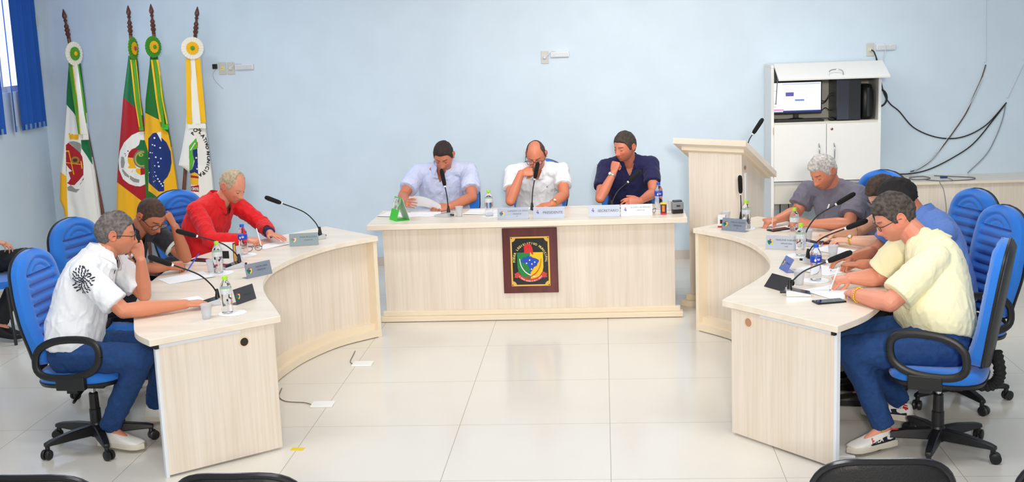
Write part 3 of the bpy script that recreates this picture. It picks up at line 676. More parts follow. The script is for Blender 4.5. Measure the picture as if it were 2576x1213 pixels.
# 1
t = thing('flag', 'white, green and yellow municipal flag with red shield, leftmost of four', 'flag', group='flags on wooden poles')
pole(t, (-4.885,11.0,2.50), (-4.635,10.985,0.0))
c, bv = cloth('flag_cloth', t, [(150,174,200),(230,168,210),(263,167,214),(355,160,222),(383,158,228),(434,152,238),(503,150,247),(525,160,250),(560,165,254),(600,168,257)], WHT,
 [(GRD,[(160,140),(192,140),(195,300),(186,285),(167,263),(165,262),(160,200)]),(GRD,[(195,160),(215,160),(216,310),(205,300)]),
  (GRD,z5([(360,220),(500,215),(530,400),(560,640),(530,600),(470,500),(375,365)])),
  (YEL,[(148,432),(154,434),(167.5,444),(169,500),(171,545),(171,600),(140,600),(148,503)]),
  (YEL,z5([(150,105),(175,100),(180,130),(200,115),(230,112),(235,130),(270,120),(275,128),(300,122),(325,130),(320,212),(172,207)])),
  (GRY,z5([(150,252),(240,235),(350,270),(372,310),(360,440),(345,445)])),
  (RED,z5([(105,305),(150,262),(350,440),(385,500),(403,640),(403,810),(340,890),(250,985),(180,980),(128,950),(110,840)])),
  (WHT,z5([(118,640),(150,690),(212,745),(180,755),(150,760),(185,870),(150,930),(125,940),(112,830)])),
  (GRY,z5([(128,1020),(190,985),(270,1050),(342,1050),(282,1110),(140,1075)])),
  (YEL,z5(line((152,395),(242,805),16))),(YEL,z5(line((108,405),(162,405),22))),(YEL,z5(line((112,603),(385,636),12))),(YEL,z5(line((360,575),(382,705),20))),
  ((170,120,50),z5(circ(265,560,75,62))),((70,50,30),z5(circ(262,562,42,34,7))),((20,90,50),z5([(410,850),(380,905),(355,925),(405,895)])),((20,90,50),z5([(405,905),(335,985),(350,955)]))], YF_, 1.6, 0.020, 3)
ribbon(t, [(CG,[(162,172,181),(250,184,193),(338,197,201)]),(CY_,[(162,181,182.5),(250,193,194),(338,201,202)]),(CW,[(162,182.5,195),(250,195,207),(338,203,221)]),(CG,[(162,195,198),(250,207,212),(310,215,219)])], YF_-0.065, (338,351,209,222,209,222), CW)
rosette(t, WP(187,135,10.86), 0.107, radians(72), (CW, CG, CY_))
# 2
t = thing('flag', 'green, red and yellow state flag with white oval crest, second from left', 'flag', group='flags on wooden poles')
pole(t, (-4.277,11.0,2.51), (-4.26,10.95,0.0))
c, bv = cloth('flag_cloth', t, [(140,323,342),(160,321,346),(245,310,352),(296,306,360),(383,299,366),(462,294,368),(531,293,370),(600,293,372)], RED,
 [(GRD,[(300,130),(360,130),(360,296),(352,290),(345,275),(310,245),(300,240)]),
  (YEL,[(285,452),(296,459.5),(349,500),(362,510),(380,520),(380,610),(285,610)]),
  (WHT,z6([(400,80),(280,135),(150,260),(80,400),(55,560),(65,720),(130,880),(230,960),(340,1000),(430,1005),(500,970),(560,960),(560,60)])),
  (GRD,z6([(425,215),(560,230),(560,400),(390,400),(340,350),(400,300)])),(RED,z6([(340,350),(400,380),(330,470),(312,525),(208,515),(230,430),(280,375)])),
  (YEL,z6([(205,520),(312,528),(315,600),(360,690),(345,750),(400,800),(440,815),(430,700),(300,700),(290,770),(275,760),(300,700),(250,700),(210,690),(240,645),(215,600)])),
  (RED,z6([(425,695),(500,690),(500,800),(430,815)])),((120,120,100),z6(circ(450,540,145,155))),((190,170,80),z6(circ(450,540,122,130))),((40,120,40),z6(circ(455,540,102,110))),((200,190,70),z6(circ(435,470,40,28))),((40,120,70),z6(circ(440,470,22,14))),
  (GRY,z6([(100,500),(145,505),(163,600),(140,695),(100,690),(92,600)])),(GRY,z6([(120,700),(170,760),(240,830),(230,862),(160,820),(115,740)])),(GRY,z6([(250,820),(330,870),(410,890),(405,945),(310,930),(245,880)])),
  ((30,30,30),z6(line((150,445),(178,455),10))),((30,30,30),z6(line((170,495),(182,470),10))),((30,30,30),z6(circ(215,405,14,10)))], YF_+0.02, 1.5, 0.020, 5)
ribbon(t, [(CY_,[(150,327,331),(250,338,342),(320,349,352)]),(CG,[(150,331,340),(250,342,351),(320,352,360)]),(CY_,[(150,340,342.5),(250,351,353),(290,356,358)])], YF_-0.045, (318,329,349,361,350,361), CG)
rosette(t, WP(336,122,10.85), 0.103, radians(87), (CG, CY_, CR_))
# 3
t = thing('flag', 'green and yellow national flag with blue starry disc, third from left', 'flag', group='flags on wooden poles')
pole(t, (-4.065,11.0,2.515), (-4.02,10.99,0.0))
c, bv = cloth('flag_cloth', t, [(140,378,395),(160,377,397),(254,366,410),(295,365,418),(369,363,430),(416,363,437),(439,364,441),(492,367,448),(560,370,456),(600,372,460)], (26,112,36),
 [(YEL,z4([(560,605),(575,615),(655,655),(660,690),(700,725),(715,800),(752,1000),(790,1300),(680,1300),(640,1120),(590,1040),(565,870),(560,700)])),
  ((40,110,30),z6([(460,200),(500,220),(560,430),(560,1080),(600,1100),(690,1170),(760,1300),(460,1300)])),
  (YEL,z6([(560,950),(640,1010),(700,1090),(830,1100),(900,1213),(760,1213),(690,1165),(575,1085)])),
  (BLU,z6([(640,100),(700,95),(785,180),(870,260),(940,420),(955,600),(930,740),(880,850),(825,905),(830,1085),(740,1095),(640,1010),(565,940),(560,700),(560,190)])),
  (WHT,z6([(700,95),(775,80),(785,250)]))]+[(WHT,z6(circ(x,y,r,r,8))) for x,y,r in [(663,183,17),(630,298,12),(668,312,14),(760,350,15),(595,432,13),(628,436,9),(573,528,11),(686,510,15),(773,533,14),(725,598,12),(668,654,11),(738,665,16),(668,762,10),(690,825,12),(648,840,8),(722,878,14),(748,920,15),(775,960,14),(800,996,14),(650,925,10),(675,908,8),(820,938,11),(573,768,8)]], YF_+0.015, 1.4, 0.020, 8)
ribbon(t, [(CY_,[(150,379,384),(250,392,397),(307,401,406)]),(CG,[(150,384,393),(250,397,407),(320,406,415)]),(CY_,[(150,393,398),(250,407,412),(312,418,422)]),(CG,[(165,398,400),(250,410,412.5),(312,422,423)])], YF_-0.05, (313,326,407,423,408,423), fabric('ribbon_bright_green',(60,190,50)))
rosette(t, WP(386,118,10.85), 0.096, radians(65), (CGD, CY_, CG))
# 4
t = thing('flag', 'white flag with round black lettering and yellow ribbon, rightmost of four', 'flag', group='flags on wooden poles')
pole(t, (-3.634,11.0,2.475), (-4.03,10.98,0.0))
c, bv = cloth('flag_cloth', t, [(140,474,504),(200,473,507),(296,469,514),(320,467,516),(380,457,524),(416,449,529),(424,464,530),(436,479,532),(480,481,536),(560,482,541),(600,483,543)], (243,238,228),
 [((92,178,44),z7([(325,285),(338,350),(342,455),(340,500),(215,600),(215,410)])),((92,178,44),z7([(218,490),(280,490),(298,600),(265,765),(222,795)])),
  (BLU,z7([(270,470),(343,450),(355,840),(300,810),(228,838),(222,790),(265,765),(300,640),(275,540)])),(YEL,z7([(228,836),(300,810),(358,850),(360,1012),(235,1002)])),
  (RED,z7([(225,850),(362,875),(362,905),(230,890)])),(RED,z7([(235,1025),(367,1005),(367,1112),(240,1102)])),(WHT,z7(line((235,475),(310,360),14))),(RED,z7(line((343,350),(347,440),10))),
  (WHT,z7(circ(325,590,14,14,8))),(WHT,z7(circ(338,760,11,14,8))),(WHT,z7(line((235,1000),(290,1015),12)))], YF_, 1.2, 0.016, 12)
TXT = [('P',265,225,-55),('O',303,172,-40),('S',355,158,30),('L',368,207,40),('A',402,265,55),('T',433,318,62),('I',449,350,68),('V',464,388,75),('O',470,437,85),('M',486,525,95),('U',490,597,98),('N',490,650,100),('I',481,702,105),('C',466,752,112),('I',446,796,120),('P',413,828,135),('A',374,852,155)]
q = MB(); inkb = mat('flag_ink',(20,20,24),0.8); wl_ = MB()
def proj_letters(q, ch, cu, cv, ang, size, tgt):
    vs, fs = text_mesh(ch, size, bold=size*0.03); a = radians(-ang); c0 = WP(cu, cv, YF_-0.06)
    out = []
    for v in vs:
        x = v[0]*cos(a)-v[1]*sin(a); z = v[0]*sin(a)+v[1]*cos(a); o_ = Vector((c0[0]+x, YF_-0.3, c0[2]+z)); h = tgt.ray_cast(o_, Vector((0,1,0)))
        out.append((o_.x, (h[0].y if h[0] is not None else YF_-0.03)-0.004, o_.z))
    q.add(out, fs)
for ch, x, y, a in TXT: proj_letters(q, ch, x/6.067+440, y/6.067+300, a, 0.047, bv)
q.build('flag_lettering', inkb, t, smooth=False)
for i, ch in enumerate('ORTE'): proj_letters(wl_, ch, (252+i*28)/6.067+440, 1072/6.067+300, -4, 0.034, bv)
wl_.build('banner_lettering', EW, t, smooth=False)
ribbon(t, [(CY_,[(148,467,479),(230,468,481),(312,470,483)]),(CW,[(148,479,490),(230,481,497),(312,483,505)]),(CY_,[(148,490,503),(230,497,511),(309,505,518)])], YF_-0.05, (311,323,472,517,473,518), CW)
rosette(t, WP(484,121,10.85), 0.098, radians(22), (CW, CY_, CG))
# ---------------------------------------------------------------- wall fittings
YW = YB
def outlet(x, z, label, plug=None):
    t = thing('wall_outlet', label, 'outlet', (x, YW, z), group='outlet plates on the back wall')
    MB().box((-0.034,-0.010,-0.057),(0.034,0,0.057)).build('plate', GREYPL, t, smooth=False, bevel=0.003)
    MB().lathe([(0.019,0),(0.019,0.003),(0.016,0.004),(0.0005,0.004)], 20, TR((0,-0.009,0),0,pi/2)).build('socket', mat('socket_cream',(232,222,150),0.5) if plug is None else mat('socket_pale',(222,220,206),0.5), t)
    if plug is None:
        for s in (-1,1): MB().lathe([(0.003,0),(0.003,0.002),(0.0005,0.002)], 8, TR((s*0.007,-0.0125,0.002),0,pi/2)).build('pin_hole', BLACK, t)
    else:
        MB().lathe([(0.017,0),(0.016,0.016),(0.009,0.03),(0.0005,0.032)], 16, TR((0,-0.012,0),0,pi/2)).build('plug', plug, t)
    return t
outlet(-3.526, 1.905, 'grey outlet plate with empty yellow socket near the flags')
outlet(-3.445, 1.903, 'grey outlet plate with white plug near the flags', WPLAST)
outlet(-0.524, 1.902, 'grey outlet plate with white plug high on the middle of the wall', WPLAST)
outlet(2.385, 1.868, 'grey outlet plate with plug and black cable above the cabinet', mat('plug_cream',(230,228,212),0.4))
def led(x, z, label, w=0.172):
    t = thing('emergency_light', label, 'lamp', (x, YW, z), group='emergency light bars on the back wall')
    MB().box((-w/2,-0.035,-0.024),(w/2,0,0.024)).build('housing', WPLAST, t, smooth=False, bevel=0.004)
    le = mat('led_lens',(205,212,220),0.15); q = MB().box((-w/2+0.008,-0.0375,-0.018),(w/2-0.008,-0.0345,0.018)).build('lens', mat('lens_back',(222,226,232),0.2), t, smooth=False)
    for r in range(3):
        for c in range(10): MB().lathe([(0.0045,0),(0.004,0.003),(0.0005,0.004)], 8, TR((-w/2+0.017+c*(w-0.034)/9,-0.037,-0.012+r*0.012),0,pi/2)).build('led', le, q) if c % 1 == 0 else None
    return t
led(-3.315, 1.912, 'small white emergency light bar right of the two outlets near the flags')
led(-0.385, 1.925, 'small white emergency light bar in the middle of the back wall', 0.165)
led(2.515, 1.887, 'small white emergency light bar above the cabinet', 0.165)
def cord(name, pts, r, m, label=None, cat='cable', n=8, group=None):
    o = MB().tube(smooth_path(pts, n), r, 7).build(name, m)
    if label: tag(o, label, cat, group)
    return o
DK = mat('cable_black',(24,24,28),0.5); GC = mat('cable_grey',(130,132,138),0.5); WC = mat('cable_white',(222,226,230),0.5)
cord('light_cord', [(-3.445,YW-0.045,1.903),(-3.42,YW-0.04,1.925),(-3.39,YW-0.01,1.945),(-3.34,YW-0.01,1.94)], 0.003, WC, 'short white cord from plug to light bar near the flags')
cord('light_cord', [(-0.524,YW-0.045,1.902),(-0.49,YW-0.03,1.93),(-0.46,YW-0.02,1.955),(-0.42,YW-0.015,1.952)], 0.004, WC, 'short white cord from plug to light bar in the wall middle')
cord('light_cord', [(2.505,YW-0.04,1.93),(2.512,YW-0.05,1.88),(2.50,YW-0.02,1.80),(2.503,YW-0.01,1.70)], 0.0035, WC, 'white cord hanging over the light bar above the cabinet')
t = thing('door_sensor', 'small black square device left of the outlets near the flags', 'sensor', (-3.595, YW, 1.925))
MB().box((-0.022,-0.02,-0.022),(0.022,0,0.022)).build('case', BLACK, t, smooth=False, bevel=0.003)
MB().tube(smooth_path([(0.01,-0.006,-0.02),(-0.025,-0.004,-0.07),(-0.01,-0.003,-0.13),(0.06,-0.003,-0.21)],8),0.0015,5).build('wire', mat('wire_pale',(170,160,170),0.6), t)
def trunk(a, b, w, label):
    a = Vector(a); b = Vector(b); X = (b-a).normalized(); Yv = Vector((0,-1,0)); Z = X.cross(Yv)
    o = MB().box((0,0,-w/2),((b-a).length,0.012,w/2), basis(a,X,Yv,Z)).build('cable_duct', mat('duct_white',(214,226,238),0.5), None, smooth=False, bevel=0.002)
    tag(o, label, 'cable duct', 'white cable ducts on the wall')
trunk((3.353,YW,3.08),(3.385,YW,1.725),0.02,'vertical white cable duct coming down the right part of the wall')
trunk((3.80,YW,1.90),(3.585,YW,1.40),0.02,'slanting white cable duct at the right edge of the wall')
def _unused(u, v, Y=YW-0.012):       # reads a point of the wall from the photograph's pixels
    d = _f+_r*((u-1288)/F_PX)+_u*((606.5-v)/F_PX); k = Y/d.y; return (d.x*k, Y, CAM_H+d.z*k)
def wallcord(pix, r, m, label, Y=YW-0.012, extra=()):
    cord('cable', [WP(u,v,Y) for u,v in pix]+list(extra), r, m, label, group='cables on the wall')
cord('power_cable', [(2.385,YW-0.04,1.868),(2.41,YW-0.045,1.85),(2.44,YW-0.03,1.78),WP(2205,150),WP(2216,205),WP(2226,240),WP(2240,262),WP(2262,280),WP(2300,322),WP(2360,346),WP(2420,345),WP(2480,315),WP(2532,258)], 0.0055, DK, 'black cable looping from the outlet above the cabinet across the wall')
wallcord([(2480,163),(2468,200),(2450,240),(2430,285),(2400,330),(2370,370),(2340,405),(2310,425),(2290,432)], 0.005, mat('cable_brown',(78,52,52),0.5), 'brown and white cable bundle sweeping down from the vertical duct')
wallcord([(2472,195),(2440,262),(2405,315),(2385,345),(2345,400),(2300,430)], 0.0025, WC, 'thin white cable running beside the brown bundle', Y=YW-0.022)
wallcord([(2532,258),(2500,300),(2450,360),(2400,395),(2340,425),(2290,437),(2240,437),(2216,432)], 0.0055, DK, 'thick black cable drooping from the slanting duct to the cabinet foot')
wallcord([(2530,262),(2522,300),(2505,345),(2480,390),(2434,435)], 0.004, GC, 'grey cable hanging alone from the slanting duct to the counter')
lp = [Vector(WP(2211+20*cos(a), 246+22*sin(a), 11.05)) for a in [radians(-95+190*k/12) for k in range(13)]]
tag(MB().tube(lp, 0.009, 8).build('cable', DK), 'thick black cable loop sticking out beside the cabinet', 'cable', 'cables on the wall')
def CT(u, v, z=0.7285): 
    d = _f+_r*((u-1288)/F_PX)+_u*((606.5-v)/F_PX); k = (z-CAM_H)/d.z; return (d.x*k, d.y*k, z)
def on(u, v, z): p = CT(u, v, z); return (p[0], p[1], z)
cord('cable', [WP(2290,437,YW-0.03), on(2262,433,0.731), on(2235,436,0.731), on(2220,439,0.731)], 0.0055, DK, 'black cable lying on the counter beside the cabinet', group='cables on the counter')
cord('cable', [on(2330,451,0.731),on(2300,452,0.731),on(2288,447,0.731),on(2320,444,0.731),on(2340,448,0.731),on(2330,452,0.731),on(2370,455,0.731),on(2440,452,0.731),on(2450,447,0.731),on(2400,444,0.731),on(2350,442,0.731)], 0.004, mat('cable_steel',(96,100,112),0.5), 'grey video cable coiled on the counter', group='cables on the counter')
tag(MB().box((-0.03,-0.014,0),(0.03,0.014,0.016)).build('cable_connector', mat('connector_blue',(30,60,130),0.5), bevel=0.003), 'blue video plug on the coiled cable on the counter', 'plug').location = on(2374,448,0.726)
cord('cable', [on(2385,448,0.731), on(2398,455,0.731), (2.90,10.79,0.731), (2.93,10.775,0.66), (2.955,10.77,0.5), (2.96,10.77,0.32)], 0.003, GC, 'thin grey cable falling over the counter front', group='cables on the counter')
for i, (x, z0) in enumerate(((1.50,0.44),(1.56,0.46),(1.62,0.44),(1.66,0.47))):
    cord('cable', [(x,11.05,0.73),(x+0.015*(i-1),11.0,0.5),(x-0.02+0.02*i,10.98,0.3),(x+0.03,10.95,0.06)], 0.0045, DK, ('first','second','third','rightmost')[i]+' black cable from the left hanging under the cabinet', group='cables under the cabinet')
for i, (za, zb) in enumerate(((0.17,0.22),(0.14,0.20),(0.07,0.075))):
    cord('cable', [(1.92,11.03,SH+za),(1.96,11.05,SH+za-0.01+0.02*i),(2.0,11.05,SH+zb),(2.035,11.03,SH+zb+0.01)], 0.0035, DK, ('upper','middle','lowest')[i]+' black lead between monitor and computer tower', group='leads in the cabinet')
# ---------------------------------------------------------------- vertical blind on the left wall
t = thing('vertical_blind', 'blue vertical slat blind covering the window on the left wall', 'blind', (XL, 0, 0))
BL = mat('blind_blue',(24,92,190),0.8,noise_amt=0.08,noise_scale=120); BLT = mat('blind_hem',(120,150,190),0.7)
zb = 1.43
MB().box((0.01,8.7,2.84),(0.06,11.16,2.88)).build('head_rail', ALU, t, smooth=False)
for k in range(27):
    y = 11.09-k*0.09
    if k in (5, 7, 8): continue
    a = radians(8+10*math.sin(k*2.3)) if k != 6 else radians(-27)
    w = 0.052; pts = [(-w+2*w*i/8, 0.008*cos(pi*(i/8-0.5))) for i in range(9)]
    M = TR((0.045, y, 0), -a+pi/2)
    sl = MB().loft([[(x, yy+0.0008, z) for x, yy in pts]+[(x, yy-0.0008, z) for x, yy in pts[::-1]] for z in (zb, 2.84)], M=M).build('slat', BL, t)
    MB().box((-0.012,0.004,zb+0.002),(0.012,0.0115,zb+0.05), TR((0.045, y+0.03, 0), -a+pi/2) if False else M @ TR((0,0,0),pi)).build('hem_weight', BLT, sl, smooth=False)
MB().tube([(0.03,11.17,2.88),(0.03,11.17,2.46)],0.0015,5).build('pull_cord', WC, t)
MB().box((0.015,11.155,2.36),(0.045,11.185,2.46)).build('cord_weight', mat('weight_cream',(232,220,180),0.5), t, smooth=False, bevel=0.004)
# ---------------------------------------------------------------- table things
def mic(loc, ang, tilt, base=True, label='', bend=0.5, reach=None, name='gooseneck_microphone'):
    """ang: heading of the neck; points given as heights/reach of the neck curve"""
    t = thing(name, label, 'microphone', loc, ang, 'gooseneck microphones')
    if base:
        b = MB(); prof = [(-0.065,0.0),(0.065,0.0),(0.065,0.012),(-0.045,0.034),(-0.065,0.034)]
        vs = [(x,-0.045,z) for x,z in prof]+[(x,0.045,z) for x,z in prof]; m_ = 5
        b.add(vs, [tuple(range(5)), tuple(range(5,10))[::-1]]+[(i,i+5,(i+1)%5+5,(i+1)%5) for i in range(5)])
        b.build('base', mat('mic_silver',(206,208,212),0.3,metal=0.3), t, smooth=False, bevel=0.002)
        MB().add([(-0.042,-0.040,0.0345),(0.062,-0.040,0.0135),(0.062,0.040,0.0135),(-0.042,0.040,0.0345)],[(0,1,2,3)]).build('panel', mat('mic_panel',(40,46,58),0.12), t, smooth=False)
        MB().lathe([(0.007,0),(0.007,0.03),(0.0005,0.032)],10,TR((-0.064,0.0,0.016),0,0,-pi/2)).build('connector', BLACK, t)
        z0 = 0.034; x0 = -0.045
    else: z0 = 0.0; x0 = 0
    MB().lathe([(0.015,z0-0.001),(0.013,z0+0.01),(0.007,z0+0.05),(0.0005,z0+0.052)],14,TR((x0,0,0))).build('socket', BLACK, t)
    pts = [Vector((x0,0,z0+0.02))]+[Vector((x0+a, 0, z0+b)) for a, b in reach]
    pth = smooth_path(pts, 10); MB().tube(pth, 0.0042, 8).build('gooseneck', BLACK, t)
    d = (pth[-1]-pth[-2]).normalized(); e = pth[-1]
    MB().tube([e-d*0.003, e+d*0.008],[0.0085,0.0085],14).build('ring', mat('ring_white',(235,235,240),0.3), t)
    MB().tube([e+d*0.008, e+d*0.015, e+d*0.03, e+d*0.115, e+d*0.135, e+d*0.142],[0.009,0.013,0.0155,0.0165,0.013,0.004],16).build('foam_head', mat('foam_black',(18,18,20),0.95,bump=0.4,bump_scale=300), t, angle=60)
    return t
def micw(base, tip, label, hasbase=True, yawoff=0.0, sag=0.35, z=None):
    """microphone standing at base whose head ends at the world point tip"""
    b = Vector(base); tp = Vector(tip); d = Vector((tp.x-b.x, tp.y-b.y)); L = d.length; a = math.atan2(d.y, d.x)
    x0 = -0.045 if hasbase else 0; z0 = 0.034 if hasbase else 0
    Lx = L; H = tp.z-b.z-z0
    # the socket stands over `base`
    ex, ez = Lx, H; ln = sqrt(ex*ex+ez*ez); 
    hx, hz = (ex*(1-0.0), ez-0.0)
    dirx, dirz = ex*(1+sag), ez*(1-sag*0.45); dn = sqrt(dirx**2+dirz**2); dirx /= dn; dirz /= dn
    e = (ex-dirx*0.142, ez-dirz*0.142)
    reach = [(e[0]*0.12, e[1]*0.35), (e[0]*0.42, e[1]*0.68), e]
    off = Vector((cos(a), sin(a)))*(-x0)
    return mic((b.x+off.x, b.y+off.y, b.z), a, 0, hasbase, label, reach=reach)
TZ = DESKH+0.0005; CZ = CH+0.0005
micw((-1.215,9.27,CZ),(-1.265,9.30,1.14),'gooseneck microphone in front of the man reading papers in light blue', sag=0.3)
micw((-0.57,9.33,CZ),(-0.515,9.30,1.175),'gooseneck microphone in front of the balding man in white', sag=0.2)
micw((0.045,9.33,CZ),(0.285,9.40,1.065),'gooseneck microphone in front of the man in the navy shirt', sag=0.35)
micw((-2.175,6.52,TZ),(-2.49,6.35,1.05),'gooseneck microphone beside the front bottle on the left desk', sag=0.45)
micw((-2.36,7.56,TZ),(-2.675,7.32,1.03),'gooseneck microphone in the middle of the left desk', sag=0.45)
micw((-2.06,8.55,TZ),(-2.36,8.25,1.10),'gooseneck microphone before the man in the red shirt', sag=0.4)
micw((0.965,8.75,TZ),(0.955,8.72,1.105),'upright gooseneck microphone on the right desk beside the lectern', sag=0.1)
micw((1.27,7.86,TZ),(1.57,7.75,1.09),'gooseneck microphone of the second seat on the right desk, near the grey t-shirt', sag=0.4)
micw((1.20,7.30,TZ),(1.52,7.15,1.02),'gooseneck microphone of the third seat on the right desk, by the blue bottle', sag=0.4)
micw((0.965,6.45,TZ),(1.29,6.42,0.97),'front gooseneck microphone on the right desk beside the black phone', sag=0.5)
micw((1.055,9.14,1.243),(1.150,9.16,1.478),'black gooseneck microphone on top of the lectern', False, sag=0.05)
CLR = mat('clear_plastic',(250,252,255),0.08,trans=1.0); bb = CLR.node_tree.nodes['Principled BSDF']; bb.inputs['IOR'].default_value = 1.27
WAT = mat('clear_water',(245,250,255),0.02,trans=1.0); WAT.node_tree.nodes['Principled BSDF'].inputs['IOR'].default_value = 1.15
GRN = mat('cap_green',(170,226,40),0.4); BLC = mat('cap_blue',(20,90,210),0.4)
def bottle(loc, green, label, fill=0.5):
    t = thing('water_bottle', label, 'bottle', loc, 0, 'small water bottles')
    H = 0.205; r = 0.031
    if green: prof = [(0.0005,0.004),(0.018,0.002),(0.029,0.006),(r,0.018)]+[(r-(0.0016 if k%2 else 0), 0.025+0.009*k) for k in range(9)]+[(r,0.112),(r,0.142),(0.027,0.158),(0.018,0.172),(0.0125,0.182),(0.0125,0.188)]
    else: prof = [(0.0005,0.004),(0.018,0.002),(0.030,0.006),(r,0.02),(r,0.06),(0.0275,0.085),(0.0275,0.09),(r,0.105),(r,0.137),(0.029,0.155),(0.020,0.172),(0.0125,0.186),(0.0125,0.192)]
    MB().lathe(prof, 28).build('bottle_body', CLR, t, angle=50)
    z = prof[-1][1]
    MB().lathe([(0.0145,z-0.004),(0.0148,z),(0.0145,z+0.014),(0.0005,z+0.0155)], 20).build('cap', GRN if green else BLC, t)
    if green:
        lb = MB(); lb.lathe([(r+0.0004,0.108),(r+0.0008,0.109),(r+0.0008,0.139),(r+0.0004,0.140)],28); lo = lb.build('label', mat('label_pale',(236,242,246),0.35,alpha=0.86,noise_amt=0.12,noise_scale=120), t)
        MB().lathe([(r+0.0006,0.137),(r+0.0012,0.1372),(r+0.0012,0.1392),(r+0.0006,0.1394)],28).build('label_stripe', mat('stripe_green',(150,210,60),0.4), lo)
    else:
        lo = MB().lathe([(r+0.0004,0.104),(r+0.0009,0.105),(r+0.0009,0.137),(r+0.0004,0.138)],28).build('label', mat('label_blue',(28,66,190),0.35), t)
        a = radians(-105); q = MB(); X = Vector((-sin(a),cos(a),0)); N_ = Vector((cos(a),sin(a),0))
        dp = [(0.0075*sin(th)*(1 if True else 0)*(0.5-0.5*cos(th))**0.5, 0.0085*cos(th)*-1) for th in [2*pi*k/16 for k in range(16)]]
        q.add([Vector((0,0,0.120))+X*x+N_*(r+0.0013)+Vector((0,0,-z_)) for x, z_ in dp],[tuple(range(16))]); q.build('drop_mark', EW, lo, smooth=False)
        q = MB(); a2 = radians(-72)
        for zz, w in ((0.124,0.012),(0.118,0.009)):
            vs = []
            for k in range(5):
                b_ = a2+(k/4-0.5)*w/r*1.6
                vs += [(cos(b_)*(r+0.0013), sin(b_)*(r+0.0013), zz), (cos(b_)*(r+0.0013), sin(b_)*(r+0.0013), zz+0.003)]
            q.add(vs,[(2*k,2*k+2,2*k+3,2*k+1) for k in range(4)])
        q.build('label_lines', EW, lo, smooth=False)
    return t
for x, y, z, g, lb in ((-0.895,9.23,CZ+0.003,1,'green-capped water bottle on the long desk beside the white polo'),
    (0.405,9.36,CZ+0.003,0,'blue-capped water bottle on the long desk by the navy shirt'),
    (-2.045,6.275,TZ+0.003,1,'front green-capped bottle on the left desk, by the hand'),
    (-2.435,7.36,TZ+0.003,1,'green-capped bottle in the middle of the left desk'),
    (-2.455,7.98,TZ+0.003,0,'blue-capped water bottle before the man in red'),
    (0.972,8.50,TZ+0.003,1,'green-capped bottle on the right desk in front of the lectern'),
    (1.245,8.12,TZ+0.003,1,'green-capped bottle before the man in the grey t-shirt'),
    (1.19,7.50,TZ+0.003,1,'green-capped bottle beside the silver nameplate on the right desk'),
    (1.16,6.79,TZ+0.003,0,'blue-capped bottle on the right desk beside the writing hand')):
    bottle((x,y,z), g, lb)
DOILY = mat('paper_white',(246,246,248),0.7); CUPM = mat('cup_plastic',(240,242,246),0.35,trans=0.55,alpha=0.9)
CUPM.node_tree.nodes['Principled BSDF'].inputs['IOR'].default_value = 1.05
def doily(loc, lb, r=0.075):
    ring = lambda s, z: [((r*s+0.0025*cos(22*a))*cos(a), (r*s+0.0025*cos(22*a))*sin(a), z) for a in [2*pi*k/132 for k in range(132)]]
    o = MB().loft([ring(0.97,0.0), ring(1,0.0015), ring(0.98,0.003), ring(0.6,0.0026)]).build('paper_doily', DOILY); o.location = loc; tag(o, lb, 'doily', 'round paper doilies')
for x, y, z, lb in ((-0.88,9.24,CZ,'paper doily under the green-capped bottle on the long desk'),(-1.385,9.36,CZ,'paper doily behind the desk calendar on the long desk'),
    (0.42,9.37,CZ,'paper doily under the blue-capped bottle on the long desk'),(-2.02,6.28,TZ,'front paper doily on the left desk'),(-2.42,7.37,TZ,'paper doily in the middle of the left desk'),
    (-2.44,7.96,TZ,'paper doily before the man in red'),(0.965,8.53,TZ,'paper doily on the right desk by the lectern'),(1.22,8.10,TZ,'paper doily before the grey t-shirt'),
    (1.18,7.51,TZ,'paper doily behind the blue bottle on the right desk'),(1.16,6.79,TZ,'paper doily under the blue-capped bottle on the right desk')):
    doily((x,y,z), lb)
def cup(loc, lb):
    pr = [(0.0005,0.0),(0.021,0.0),(0.0235,0.02),(0.027,0.05),(0.030,0.074),(0.032,0.076),(0.0315,0.079),(0.029,0.077),(0.026,0.05),(0.0225,0.02),(0.020,0.003),(0.0005,0.003)]
    o = MB().lathe(pr, 24).build('plastic_cup', CUPM, angle=50); o.location = loc; tag(o, lb, 'cup', 'white plastic cups')
for x, y, z, lb in ((-1.13,9.26,CZ,'plastic cup on the long desk beside a microphone'),(0.50,9.30,CZ,'plastic cup half hidden behind the blue bottle on the long desk'),(-2.125,6.17,TZ,'front plastic cup on the left desk'),(-2.50,7.42,TZ,'plastic cup beside the middle bottle on the left desk'),
    (-2.46,7.86,TZ,'plastic cup in front of the blue bottle on the left desk'),(0.865,8.82,TZ,'plastic cup behind the ink box on the right desk'),(1.31,7.98,TZ,'plastic cup beside the microphone near the pink phone'),
    (1.37,7.42,TZ,'tall plastic cup by the gold watch on the right desk'),(1.055,6.70,TZ,'plastic cup left of the blue bottle on the right desk')):
    cup((x,y,z), lb)
def small_crest(mb_parent, cx, cz, s, y):
    """tiny coat of arms printed on a plate"""
    for nm, pts, m in (('crest_half',[(-0.9,0.6),(0,0.6),(0,-0.9),(-0.6,-0.6),(-0.9,0)],EG),('crest_half',[(0,0.6),(0.9,0.6),(0.9,0),(0.6,-0.6),(0,-0.9)],EY),('crest_map',[(-0.5,0.35),(0.1,0.45),(0.55,0.1),(0.1,-0.5),(-0.1,-0.1),(-0.55,0.05)],EBL),('crest_cap',[(-0.3,0.55),(-0.3,0.9),(0,1.05),(0.25,0.85),(0.25,0.55)],ER)):
        yy = y-(0.0006 if nm in ('crest_map','crest_cap') else 0)
        plate(MB(), [(cx+x*s, cz+z*s) for x, z in pts], yy-0.0006, yy).build(nm, m, mb_parent, smooth=False)
